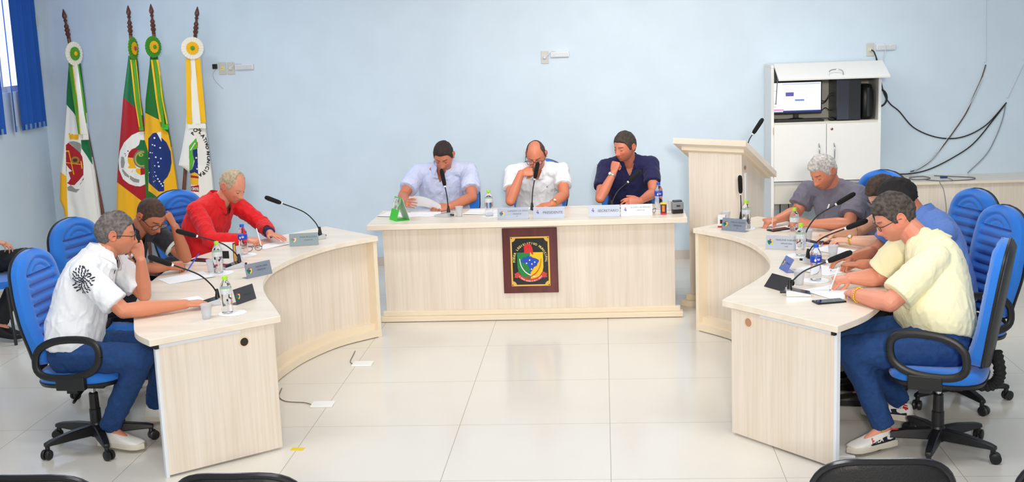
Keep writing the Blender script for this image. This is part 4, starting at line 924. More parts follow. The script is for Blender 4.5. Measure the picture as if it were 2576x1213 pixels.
SILV = mat('brushed_silver',(150,158,174),0.35,metal=0.35,noise_amt=0.06,noise_scale=40,stretch=(0.1,1,1)); INK = mat('ink_dark',(40,44,60),0.5)
def nameplate(loc, rz, lines, lb, w=0.235, h=0.088, tilt=14, m=None, crest=True, upside=False):
    """folded metal plate, text side towards local -y"""
    t = thing('nameplate', lb, 'nameplate', loc, rz, 'metal nameplates'); m = m or SILV
    a = radians(tilt); M = Matrix.Rotation(-a, 4, 'X')
    f = MB(); f.box((-w/2,-0.0012,0.0),(w/2,0.0012,h), M); f.box((-w/2,0.0,0.0),(w/2,0.05,0.0022)); 
    po = f.build('plate', m, t, smooth=False)
    g = bpy.data.objects.new('inscription', None)
    q = MB(); 
    for i, (s, sz, dx, dz) in enumerate(lines):
        vs, fs = text_mesh(s, sz, bold=0.0)
        sg = -1 if upside else 1
        q.add([(dx+sg*v[0], -0.0016, dz+sg*v[1]) for v in vs], fs, M)
    q.build('lettering', INK, t, smooth=False)
    if crest:
        c = bpy.data.objects.new
        for nm, pts, mm in (('crest_half',[(-0.9,0.6),(0,0.6),(0,-0.9),(-0.6,-0.6),(-0.9,0)],EG),('crest_half',[(0,0.6),(0.9,0.6),(0.9,0),(0.6,-0.6),(0,-0.9)],EY),('crest_map',[(-0.5,0.35),(0.1,0.45),(0.55,0.1),(0.1,-0.5),(-0.1,-0.1),(-0.55,0.05)],EBL),('crest_cap',[(-0.3,0.55),(-0.3,0.9),(0,1.05),(0.25,0.85),(0.25,0.55)],ER)):
            yy = -0.0015-(0.0008 if nm in ('crest_map','crest_cap') else 0); mb = MB()
            if crest == 'map' and nm not in ('crest_map','crest_cap'): continue
            s_ = 0.020 if crest is True else 0.020
            plate(mb, [(-w*0.355+x*s_, h*0.5+z*s_) for x, z in pts], yy-0.0006, yy); mb.v = [tuple(M @ Vector(v)) for v in mb.v]; mb.build(nm, mm, po, smooth=False)
    return t
NP = dict(lines=None)
nameplate((-0.70,9.06,CZ), 0.0, [('LEANDRO DA VEIGA',0.0165,0.036,0.063),('VEREADOR',0.013,0.03,0.040),('PP',0.010,0.03,0.022)], 'steel nameplate with colourful crest left of the PRESIDENTE plate')
nameplate((-0.43,9.06,CZ), 0.0, [('PRESIDENTE',0.0275,0.030,0.044)], 'silver plate reading PRESIDENTE on the long desk', crest='map')
nameplate((-0.015,9.08,CZ), 0.0, [('SECRETÁRIO',0.0275,0.030,0.044)], 'silver plate reading SECRETÁRIO on the long desk', crest='map')
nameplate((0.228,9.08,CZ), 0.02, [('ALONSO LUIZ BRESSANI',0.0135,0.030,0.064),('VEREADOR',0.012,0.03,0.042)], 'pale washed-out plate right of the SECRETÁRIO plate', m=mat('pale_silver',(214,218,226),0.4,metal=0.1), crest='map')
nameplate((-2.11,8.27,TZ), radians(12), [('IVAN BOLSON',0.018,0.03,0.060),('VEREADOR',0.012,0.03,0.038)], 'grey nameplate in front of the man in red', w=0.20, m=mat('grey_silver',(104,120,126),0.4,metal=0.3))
nameplate((-2.14,7.25,TZ), radians(52), [('VEREADOR',0.013,0.02,0.040),('ADEMIR VIEIRA',0.0135,0.026,0.060)], 'angled steel nameplate in the middle of the left desk', w=0.19)
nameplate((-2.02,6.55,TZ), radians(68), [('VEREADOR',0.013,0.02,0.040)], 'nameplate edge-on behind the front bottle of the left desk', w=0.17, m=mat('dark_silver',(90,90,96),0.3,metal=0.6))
nameplate((0.875,8.44,TZ), radians(-38), [('CARLOS E. DA SILVA',0.0120,0.030,0.062),('VEREADOR',0.013,0.03,0.040),('PP',0.010,0.03,0.022)], 'grey nameplate on the right desk beside the ink box', w=0.19)
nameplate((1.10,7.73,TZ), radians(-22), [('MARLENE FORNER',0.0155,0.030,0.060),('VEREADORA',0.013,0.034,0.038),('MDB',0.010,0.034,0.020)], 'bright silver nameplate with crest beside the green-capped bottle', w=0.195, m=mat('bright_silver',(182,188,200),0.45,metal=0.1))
nameplate((1.02,7.08,TZ), radians(-80), [('VEREADOR',0.013,0.02,0.05)], 'nameplate seen edge-on with blue reflection on the right desk', w=0.14, tilt=30, m=mat('blue_reflection_silver',(110,130,200),0.15,metal=0.8))  # the blue reflection is put into the metal colour
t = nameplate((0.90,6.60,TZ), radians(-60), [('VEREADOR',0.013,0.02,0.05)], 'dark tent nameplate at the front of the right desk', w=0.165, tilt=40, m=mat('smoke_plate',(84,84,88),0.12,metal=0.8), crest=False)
# a wristwatch lying on that plate
t = thing('wristwatch', 'black wristwatch lying behind the dark tent nameplate', 'watch', (0.975,6.63,TZ+0.024), radians(20))
MB().tube([(0.032*cos(a), 0.004*sin(3*a), 0.024*sin(a)) for a in [2*pi*k/24 for k in range(25)]], 0.009, 8, caps=False, sx=0.45).build('strap', BLACK, t)
MB().lathe([(0.0005,0),(0.017,0),(0.018,0.004),(0.016,0.008),(0.0005,0.008)],20,TR((0.033,0,0.0),0,0,pi/2)).build('watch_case', mat('watch_dark',(40,42,46),0.2,metal=0.8), t)
def flat(name, loc, rz, w, d, h, m, lb, cat, group=None, bevel=0.0, parts=None):
    o = MB().box((-w/2,-d/2,0),(w/2,d/2,h)).build(name, m, smooth=False, bevel=bevel); o.location = loc; o.rotation_euler = (0,0,rz); tag(o, lb, cat, group); return o
def sheet(loc, rz, lb, w=0.21, d=0.297, n=1, curl=0.004, group='paper sheets'):
    N_ = 10; V = []; Fc = []
    for j in range(N_+1):
        for i in range(N_+1):
            x = (i/N_-0.5)*w; y = (j/N_-0.5)*d; V.append((x, y, 0.0006+curl*max(0,(abs(x)/w*2))**4*(0.5+0.5*sin(3*y/d))))
    m_ = len(V); V += [(a,b,c+0.0008*n) for a,b,c in V]
    for j in range(N_):
        for i in range(N_):
            a = j*(N_+1)+i; Fc.append((a,a+N_+1,a+N_+2,a+1)); Fc.append((a+m_,a+1+m_,a+N_+2+m_,a+N_+1+m_))
    rim = list(range(N_))+[N_+k*(N_+1) for k in range(N_)]+[(N_+1)**2-1-k for k in range(N_)]+[(N_+1)*(N_-k) for k in range(N_)]
    for k in range(len(rim)): a = rim[k]; b = rim[(k+1)%len(rim)]; Fc.append((a,b,b+m_,a+m_))
    o = MB().add(V, Fc).build('paper_sheet', DOILY); o.location = loc; o.rotation_euler = (0,0,rz); tag(o, lb, 'paper', group); return o
sheet((-1.63,9.42,CZ), radians(75), 'white sheets left of the calendar on the long desk')
sheet((-1.42,9.45,CZ+0.0005), radians(8), 'sheets lying under the hands of the man in light blue', w=0.24)
sheet((-0.95,9.42,CZ), radians(80), 'paper stack behind the green-capped bottle on the long desk', n=6)
sheet((-0.60,9.49,CZ), radians(86), 'papers in front of the balding man in white', w=0.2)
sheet((0.175,9.43,CZ), radians(88), 'small white paper under the hand of the man in navy', w=0.14, d=0.2)
sheet((-2.40,6.53,TZ), radians(-52), 'sheet under the right hand of the man in the printed shirt')
sheet((-2.60,7.24,TZ), radians(-50), 'sheet before the man in the dark polo')
sheet((-2.35,8.30,TZ), radians(-40), 'small paper under the hands of the man in red', w=0.15, d=0.22)
sheet((1.22,8.52,TZ), radians(40), 'sheet under the hands of the man in the grey t-shirt', w=0.18, d=0.25)
sheet((1.20,6.48,TZ), radians(30), 'printed sheet under the hands of the man in pale yellow')
sheet((1.24,7.07,TZ), radians(40), 'sheet before the man in the blue shirt', w=0.2, d=0.26)
sheet((1.42,7.66,TZ), radians(40), 'sheet under the hand with the gold watch', w=0.18, d=0.25)
def phone(loc, rz, lb, case=(20,22,28), scr_=(30,34,44)):
    t = thing('mobile_phone', lb, 'phone', loc, rz, 'mobile phones')
    MB().box((-0.0375,-0.08,0),(0.0375,0.08,0.008)).build('phone_body', mat('phone_%d'%case[0],case,0.3), t, smooth=False, bevel=0.003)
    MB().box((-0.034,-0.076,0.008),(0.034,0.076,0.0086)).build('screen', mat('phone_screen',scr_,0.06), t, smooth=False)
phone((1.14,6.27,TZ), radians(-75), 'dark phone beside the front microphone on the right desk')
phone((1.19,8.44,TZ), radians(-60), 'black phone in front of the man in the grey t-shirt')
phone((-2.68,7.80,TZ), radians(70), 'black phone at the edge of the left desk near the red shirt')
phone((1.40,7.90,TZ+0.003), radians(-80), 'phone in an open coral red wallet near the gold watch', (60,20,24))
flat('phone_wallet', (1.40,7.90,TZ-0.0002), radians(-80), 0.10, 0.17, 0.003, mat('coral',(236,96,92),0.5), 'open coral red phone wallet under a phone on the right desk', 'phone case', bevel=0.001)
# desk calendar, stamp, ink boxes
t = thing('desk_calendar', 'green tent-shaped desk calendar at the left end of the long desk', 'calendar', (-1.585,9.18,CZ), radians(-58))
cw, chh, cd = 0.14, 0.175, 0.055
def slp(mb, y0, y1, a, b): mb.add([(-cw/2,y0,a),(cw/2,y0,a),(cw/2,y1,b),(-cw/2,y1,b),(-cw/2,y0+0.003,a),(cw/2,y0+0.003,a),(cw/2,y1+0.003,b),(-cw/2,y1+0.003,b)],[(0,1,2,3),(7,6,5,4),(0,4,5,1),(1,5,6,2),(2,6,7,3),(3,7,4,0)])
q = MB(); slp(q, -cd, -0.001, 0.002, chh); q.build('front_board', mat('calendar_green',(60,200,50),0.5), t, smooth=False)
q = MB(); slp(q, cd, 0.001, 0.002, chh); q.build('back_board', mat('calendar_grey',(196,206,196),0.5), t, smooth=False)
MB().box((-cw/2,-cd,0.0),(cw/2,cd+0.003,0.002)).build('base_board', mat('calendar_green',(60,200,50),0.5), t, smooth=False)
q = MB(); q.add([(-cw/2+0.004,-cd*0.52-0.0015,0.085),(cw/2-0.004,-cd*0.52-0.0015,0.085),(cw/2-0.004,-0.0035,chh-0.006),(-cw/2+0.004,-0.0035,chh-0.006)],[(0,1,2,3)]); q.build('photo_page', mat('calendar_photo',(236,236,230),0.5,noise_col=(90,120,80),noise_scale=28), t, smooth=False)
t = thing('rubber_stamp', 'grey self-inking stamp at the right end of the long desk', 'stamp', (0.535,9.16,CZ), radians(12))
MB().box((-0.040,-0.026,0.0),(0.040,0.026,0.042)).build('lower_frame', BLACK, t, smooth=False, bevel=0.004)
MB().box((-0.043,-0.029,0.030),(0.043,0.029,0.088)).build('upper_case', mat('stamp_grey',(140,142,148),0.35), t, smooth=False, bevel=0.008)
MB().box((-0.034,-0.024,0.086),(0.034,0.024,0.100)).build('top_grip', mat('stamp_dark',(70,72,80),0.35), t, smooth=False, bevel=0.006)
MB().box((-0.014,-0.0305,0.052),(0.014,-0.028,0.066)).build('release_button', mat('stamp_btn',(60,62,70),0.4), t, smooth=False)
def inkbox(loc, rz, lb, w=0.04, d=0.04, h=0.09, two=True):
    t = thing('ink_box', lb, 'box', loc, rz, 'small ink boxes')
    MB().box((-w/2,-d/2,0),(w/2,d/2,h)).build('carton', mat('carton_white',(238,236,236),0.5), t, smooth=False)
    MB().box((-w/2-0.0006,-d/2-0.0006,0),(w/2+0.0006,d/2+0.0006,0.012)).build('red_band', mat('band_red',(200,30,40),0.5), t, smooth=False)
    if two:
        MB().box((-w*0.22,-d/2-0.001,h*0.32),(w*0.22,-d/2,h*0.66)).build('stamp_picture', BLACK, t, smooth=False)
        MB().box((w/2,-d/2+0.002,0.014),(w/2+0.001,d/2-0.002,h)).build('side_panel', mat('side_dark',(36,34,44),0.4), t, smooth=False)
        MB().box((w/2+0.001,-d/2+0.012,0.02),(w/2+0.0016,d/2-0.012,h-0.01)).build('side_lettering', mat('side_yellow',(240,170,40),0.5), t, smooth=False)
    return t
inkbox((-2.46,7.64,TZ), radians(-6), 'white and red stamp box between the bottles on the left desk', 0.10, 0.05, 0.145)
inkbox((0.815,8.62,TZ), radians(-10), 'white and red stamp box beside the lectern', 0.052, 0.045, 0.085)
t = thing('ink_carton', 'small black and yellow ink carton on the long desk by the stamp', 'box', (0.43,9.12,CZ), radians(-6))
MB().box((-0.022,-0.015,0),(0.022,0.015,0.088)).build('carton', mat('side_dark',(36,34,44),0.4), t, smooth=False)
MB().box((-0.0225,-0.0155,0),(0.0225,0.0155,0.012)).build('red_band', mat('band_red',(200,30,40),0.5), t, smooth=False)
MB().box((-0.0225,-0.0155,0.078),(0.0225,0.0155,0.0885)).build('yellow_top', mat('side_yellow2',(240,210,50),0.5), t, smooth=False)
MB().box((-0.010,-0.0165,0.022),(0.010,-0.0155,0.07)).build('lettering_block', mat('side_orange',(240,120,40),0.5), t, smooth=False)
def specs_table(loc, rz, lb):
    t = thing('eyeglasses', lb, 'glasses', loc, rz)
    for s in (-1,1):
        MB().tube([(s*0.033+0.024*cos(a), 0, 0.02+0.018*sin(a)) for a in [2*pi*k/20 for k in range(21)]],0.0017,6,caps=False).build('rim', BLACK, t)
        MB().tube([(s*0.06,0,0.028),(s*0.062,0.04,0.022),(s*0.05,0.12,0.002)],0.002,6).build('temple', BLACK, t)
specs_table((0.345,9.16,CZ), radians(60), 'folded black glasses beside the pale plate on the long desk')
specs_table((-2.42,8.10,TZ), radians(30), 'dark glasses lying behind the blue bottle on the left desk')
def pen(p, d, lb, m, ln=0.14, tip=(30,60,200)):
    p = Vector(p); d = Vector(d).normalized()
    t = thing('pen', lb, 'pen', tuple(p), 0, 'ballpoint pens')
    MB().tube([d*0.008, d*ln*0.97, d*ln],[0.004,0.004,0.0028],8).build('barrel', m, t)
    MB().tube([d*0, d*0.009],[0.0006,0.0035],8).build('tip', mat('pen_tip_%d'%tip[2],tip,0.4), t)
    return t
PW_ = mat('pen_white',(240,240,244),0.3); PB_ = mat('pen_blue',(30,70,200),0.3)
# wireless phone-charger style sockets and papers on the floor
FLC = mat('floor_cover_white',(248,248,246),0.4)
for x, y, lb in ((-1.66,7.86,'white floor outlet cover nearer the long desk'),(-1.735,6.985,'white floor outlet cover nearer the public')):
    flat('floor_outlet_cover', (x,y,0.0), radians(0), 0.135, 0.10, 0.012, FLC, lb, 'floor outlet', 'white floor outlet covers', bevel=0.003)
flat('floor_outlet_cover', (1.17,6.05,0.0), 0, 0.12, 0.10, 0.012, mat('floor_cover_grey',(225,225,225),0.4), 'white floor outlet cover under the right desk', 'floor outlet', 'white floor outlet covers', bevel=0.003)
cord('floor_wire', [(-1.73,7.86,0.006),(-1.76,7.93,0.004),(-1.77,8.06,0.004),(-1.78,8.2,0.004)], 0.0025, mat('wire_brown',(110,90,80),0.6), 'thin brown wire from the desk to the farther floor cover')
cord('floor_wire', [(-1.80,6.98,0.006),(-1.86,7.03,0.004),(-1.98,7.06,0.004),(-2.05,7.16,0.004),(-2.08,7.34,0.004)], 0.0025, mat('wire_brown',(110,90,80),0.6), 'thin brown wire from the desk to the nearer floor cover')
flat('floor_tape', (-1.70,6.22,0.0), radians(-4), 0.07, 0.045, 0.002, mat('tape_yellow',(240,206,20),0.5), 'yellow tape scrap at the foot of the left desk', 'tape')
# ---------------------------------------------------------------- people
def ico(sub):
    bm = bmesh.new(); bmesh.ops.create_icosphere(bm, subdivisions=sub, radius=1.0)
    v = np.array([x.co[:] for x in bm.verts]); f = [[q.index for q in p.verts] for p in bm.faces]; bm.free(); return v, f
ICO_V, ICO_F = ico(5)
def G(a, s): return np.exp(-(a/s)**2)
def head_shape(d, fat=0.0, off=None):
    x, y, z = d[:,0]*0.076, d[:,1]*0.098, d[:,2]*0.118
    low = np.clip(-z/0.118, 0, 1)
    x = x*(1-0.27*low**1.6+fat*0.22*G(z+0.05, 0.05))
    fr = y > 0
    y = np.where(fr, y*(1+0.36*low**1.6), y*(1-0.42*low**1.3))
    y = np.where(~fr, y-0.010*G(z-0.03, 0.06)*np.clip(-d[:,1],0,1), y)
    w = np.clip((y-0.015)/0.035, 0, 1); w = w*w*(3-2*w); ax = np.abs(x)
    dy = 0.012*G(z+0.098,0.02)*G(x,0.026)
    nose = 0.026*G(z+0.034,0.015)+0.013*G(z+0.008,0.020); nw = 0.0092+0.0048*G(z+0.036,0.012)
    dy += nose*np.exp(-(x/nw)**2)+0.006*G(z+0.040,0.008)*G(ax-0.0145,0.006)
    dy -= 0.012*G(ax-0.031,0.015)*G(z-0.004,0.012)
    dy += 0.0045*G(z-0.023,0.008)*G(ax-0.028,0.02)
    dy += 0.005*G(ax-0.042,0.016)*G(z+0.026,0.016)
    m = np.exp(-(x/0.023)**4)
    dy += 0.0052*m*(G(z+0.0615,0.0045)+G(z+0.0735,0.005))-0.0045*m*G(z+0.0675,0.0022)+0.004*G(x,0.03)*G(z+0.066,0.018)-0.003*G(z+0.084,0.006)*G(x,0.02)
    y = y+dy*w
    p = np.stack([x,y,z],1)
    if fat: p[:,2] -= 0.008*fat*low
    return p
def hair_thick(d, p, style, th, rng):
    x, y, z = p[:,0], p[:,1], p[:,2]
    fl = {'full':0.062, 'short':0.064, 'receding':0.088, 'bald':0.30, 'long':0.058, 'quiff':0.060}[style]
    b = np.interp(y, [-0.12,-0.045,-0.03,-0.012,0.004,0.012,0.030,0.045,0.060,0.075], [-0.060,-0.052,-0.040,0.020,0.022,-0.018,-0.012,0.030,fl-0.008,fl])
    if style == 'bald':
        b = np.interp(y, [-0.12,-0.045,-0.03,-0.012,0.004,0.012,0.028,0.04,0.06], [-0.060,-0.052,-0.040,0.020,0.022,-0.012,0.0,0.3,0.3])
    s = np.clip((z-b)/0.010+0.5, 0, 1); s = s*s*(3-2*s)
    if style in ('bald','receding'):
        r2 = (x/0.052)**2+((y-0.03)/0.085)**2; c = np.clip((r2-0.75)/0.5, 0, 1) if style == 'bald' else np.clip((((x/0.06)**2+((y-0.07)/0.05)**2)-0.7)/0.5, 0, 1)
        s = s*np.where(z > 0.05, c, 1)
    top = np.clip(z/0.10, 0, 1)
    t = -0.006+s*(0.006+th*(0.55+0.6*top))
    if style == 'quiff': t += s*0.010*G(y-0.06,0.035)*top
    return t
def frame(fwd, roll=0.0):
    f = Vector(fwd).normalized(); r = f.cross(Vector((0,0,1))).normalized(); u = r.cross(f)
    if roll: R = Matrix.Rotation(roll, 3, f); r = R @ r; u = R @ u
    return r, f, u
def hand(mb, wrist, d, back, thumb_left, pose='relaxed', sc=1.0):
    """back: direction the back of the hand faces; thumb_left: thumb lies left of the fingers seen from the back with fingers up"""
    d = Vector(d).normalized(); b = Vector(back); b = (b-d*b.dot(d)).normalized(); T = b.cross(d)*(1 if thumb_left else -1)
    T.normalize(); W = Vector(wrist)
    def L(x, y, z): return W+(T*x+d*y+b*z)*sc
    rings = []
    for y, w, h, x0 in ((-0.02,0.024,0.018,0),(0.0,0.026,0.017,0),(0.03,0.036,0.016,0.002),(0.06,0.041,0.0145,0.0),(0.085,0.040,0.0125,-0.001),(0.096,0.036,0.010,-0.001)):
        rings.append([L(x0+w*cos(a), y, h*sin(a)-0.002) for a in [2*pi*k/14 for k in range(14)]])
    mb.loft(rings)
    P_ = {'flat':[(8,8,4)]*4, 'relaxed':[(22,28,14),(28,32,16),(34,36,18),(40,38,20)], 'pen':[(48,52,20),(60,62,30),(72,70,35),(80,72,35)],
          'fist':[(78,88,45),(82,90,45),(86,90,45),(88,88,45)], 'chin':[(62,74,35),(68,78,38),(74,80,40),(80,80,40)], 'open':[(5,12,8),(12,16,8),(20,20,10),(28,26,12)]}[pose]
    for i, (bx, by, ln, r) in enumerate(((0.0295,0.084,(0.042,0.025,0.019),0.0083),(0.0095,0.091,(0.046,0.028,0.020),0.0085),(-0.0105,0.087,(0.043,0.026,0.019),0.0081),(-0.0295,0.078,(0.033,0.020,0.017),0.0072))):
        a = 0.0; p = L(bx, by-0.012, 0.0); fan = (bx/0.03)*{'fist':0.02,'chin':0.03,'pen':0.03,'flat':0.10,'open':0.05}.get(pose,0.05)
        rr = r*sc
        for k in range(3):
            a += radians(P_[i][k]); v = (d*cos(a)-b*sin(a))+T*fan*cos(a); v.normalize()
            q = p+v*ln[k]*sc*(1.25 if k == 0 else 1.0); mb.capsule(p, q, rr, rr*0.93, 10); p = q; rr *= 0.93
    th = {'flat':((0.75,0.66,-0.05),(0.5,0.86,-0.05),(0.35,0.93,-0.05)), 'relaxed':((0.65,0.7,-0.3),(0.35,0.88,-0.3),(0.2,0.95,-0.2)), 'open':((0.8,0.55,0.15),(0.75,0.6,0.3),(0.7,0.6,0.4)),
          'pen':((0.5,0.66,-0.55),(0.15,0.85,-0.5),(0.0,0.95,-0.3)), 'fist':((0.5,0.7,-0.5),(0.0,0.7,-0.7),(-0.6,0.45,-0.6)), 'chin':((0.6,0.75,-0.3),(0.45,0.85,-0.3),(0.3,0.9,-0.3))}[pose]
    p = L(0.020, 0.018, -0.004); rr = 0.0125*sc
    for v, ln in zip(th, (0.040,0.032,0.026)):
        v = (T*v[0]+d*v[1]+b*v[2]).normalized(); q = p+v*ln*sc; mb.capsule(p, q, rr, rr*0.86, 10); p = q; rr *= 0.86
def remesh(mb, vox, sm_it=3, fac=0.5, origin=(0,0,0)):
    me = mb.mesh('t', None, False); o = bpy.data.objects.new('t', me); COL.objects.link(o)
    r = o.modifiers.new('r', 'REMESH'); r.mode = 'VOXEL'; r.voxel_size = vox; r.adaptivity = 0
    if sm_it: s = o.modifiers.new('s', 'SMOOTH'); s.factor = fac; s.iterations = sm_it
    dg = bpy.context.evaluated_depsgraph_get(); dg.update()
    m2 = bpy.data.meshes.new_from_object(o.evaluated_get(dg)); bpy.data.objects.remove(o); bpy.data.meshes.remove(me)
    return m2
def mverts(me):
    a = np.empty(len(me.vertices)*3); me.vertices.foreach_get('co', a); return a.reshape(-1,3)
def mnorm(me):
    a = np.empty(len(me.vertices)*3); me.vertices.foreach_get('normal', a); return a.reshape(-1,3)
def fin(me, name, m, parent, org, col=None):
    v = mverts(me)-np.array(org); me.vertices.foreach_set('co', v.ravel()); me.materials.clear(); me.materials.append(m)
    me.polygons.foreach_set('use_smooth', [True]*len(me.polygons)); me.update(); me.name = name
    if col is not None:
        at = me.color_attributes.new('Col','FLOAT_COLOR','POINT'); at.data.foreach_set('color', col.ravel())
    return link(name, me, parent)
def wrinkle(me, amp, seed, sc=(9,9,5)):
    v = mverts(me); n = mnorm(me); N_ = noise.noise
    out = np.empty(len(v))
    for i, p in enumerate(v):
        q = Vector((p[0]*sc[0]+seed, p[1]*sc[1], p[2]*sc[2])); a = N_(q); b = N_(q*2.3+Vector((5,1,2)))
        c_ = N_(Vector((p[0]*22-p[2]*9+seed, p[1]*22, p[2]*11+p[0]*9)))
        out[i] = (1-abs(a)*2.4)*0.8+(1-abs(b)*2.6)*0.5+max(0, 1-abs(c_)*5)*0.45
    v += n*(out-0.45)[:,None]*amp; me.vertices.foreach_set('co', v.ravel()); me.update()
TOR = [(0.0,.165,.115),(.10,.178,.128),(.22,.172,.128),(.38,.158,.122),(.55,.165,.122),(.72,.178,.12),(.85,.168,.10),(.93,.125,.082),(1.0,.066,.060)]
def torso_rings(J, grow, fat, t0=0.0, t1=1.0, n=15, wide=1.0):
    Pv, N_ = Vector(J['pelvis']), Vector(J['neck']); ax = Vector(J['shR'])-Vector(J['shL']); hx = Vector(J['hipR'])-Vector(J['hipL'])
    fwd = Vector(J['fwd']).normalized(); mid = (Pv+N_)/2-fwd*J.get('hunch',0.035); rings = []
    for i in range(n):
        t = t0+(t1-t0)*i/(n-1); c = (1-t)**2*Pv+2*t*(1-t)*(mid*2-(Pv+N_)/2)+t*t*N_
        tg = ((mid*2-(Pv+N_)/2)-Pv)*(1-t)+(N_-(mid*2-(Pv+N_)/2))*t; tg.normalize()
        lx = (hx.normalized()*(1-t)+ax.normalized()*t); lx = (lx-tg*lx.dot(tg)).normalized(); fy = tg.cross(lx).normalized()
        if fy.dot(fwd) < 0: fy = -fy
        w = np.interp(t, [q[0] for q in TOR], [q[1] for q in TOR])*wide; dp = np.interp(t, [q[0] for q in TOR], [q[2] for q in TOR])
        bell = fat*math.exp(-((t-0.28)/0.26)**2); w += 0.055*bell+grow; dp += 0.05*bell+grow; c = c+fy*0.055*bell
        ring = []
        for k in range(28):
            a = 2*pi*k/28; ca, sa = cos(a), sin(a); ring.append(c+lx*w*math.copysign(abs(ca)**0.85,ca)+fy*dp*math.copysign(abs(sa)**0.85,sa))
        rings.append(ring)
    return rings
SKINM = mat('skin', (220,160,130), 0.42, attr='Col', sss=0.05, bump=0.05, bump_scale=260)
DENIM = mat('denim', (24,66,124), 0.85, noise_amt=0.12, noise_scale=60, bump=0.1, bump_scale=500)
DARKP = mat('dark_trousers', (26,26,32), 0.85, bump=0.1, bump_scale=300)
SHOEW = mat('shoe_white', (236,232,226), 0.5); SHOEB = mat('shoe_black',(28,26,26),0.4); LENS = mat('lens_clear',(235,240,245),0.05,alpha=0.18)
def shoe(parent, ank, toe, org, m=None, laces=False, name='shoe'):
    a = Vector(ank); f = Vector(toe)-a; f.z = 0; f.normalize(); s = Vector((f.y,-f.x,0)); b = Vector((a.x,a.y,a.z-0.075))-f*0.06
    b.z = max(0.004, a.z-0.095); q = MB(); rings = []
    for x, w, h in ((0.0,0.024,0.05),(0.01,0.034,0.085),(0.05,0.038,0.105),(0.09,0.040,0.095),(0.14,0.044,0.075),(0.19,0.049,0.056),(0.235,0.047,0.045),(0.265,0.036,0.036),(0.282,0.016,0.024)):
        rings.append([b+f*x+s*(w*math.copysign(abs(cos(t))**0.8,cos(t)))+Vector((0,0,0.022+max(0,(h-0.022))*(0.5+0.5*sin(t)) if sin(t) > -0.2 else 0.020)) for t in [2*pi*k/18 for k in range(18)]])
    q.loft(rings); q.v = [tuple(Vector(v)-Vector(org)) for v in q.v]; so = q.build(name, m or SHOEB, parent, angle=60)
    q = MB(); rings = []
    for z in (0.0, 0.010, 0.024, 0.030):
        g = 0.004 if z < 0.028 else 0.0
        L = [(-0.006-g,0),(0.0,0.030),(0.05,0.038),(0.11,0.037),(0.18,0.046),(0.235,0.047),(0.27,0.034),(0.288+g,0)]
        up = [(x,w+g) for x,w in L]; pts = up+[(x,-w) for x,w in up[::-1][1:-1]]
        rings.append([b+f*x+s*w+Vector((0,0,z)) for x,w in pts])
    q.loft(rings); q.v = [tuple(Vector(v)-Vector(org)) for v in q.v]; q.build('sole', mat('sole_white',(214,206,190),0.6) if m is not SHOEB and m is not None else BLACKM, so, angle=50)
    if laces:
        q = MB()
        for k in range(5):
            x = 0.10+0.017*k; z = 0.115-0.012*k-0.008*max(0,k-2)*0.3-0.006
            q.tube([b+f*x+s*(-0.022)+Vector((0,0,z-0.010)), b+f*x+Vector((0,0,z+0.002)), b+f*x+s*0.022+Vector((0,0,z-0.010))], 0.0028, 6)
        q.v = [tuple(Vector(v)-Vector(org)) for v in q.v]; q.build('laces', mat('lace_beige',(190,182,168),0.8), so)
    return so, b, f, s
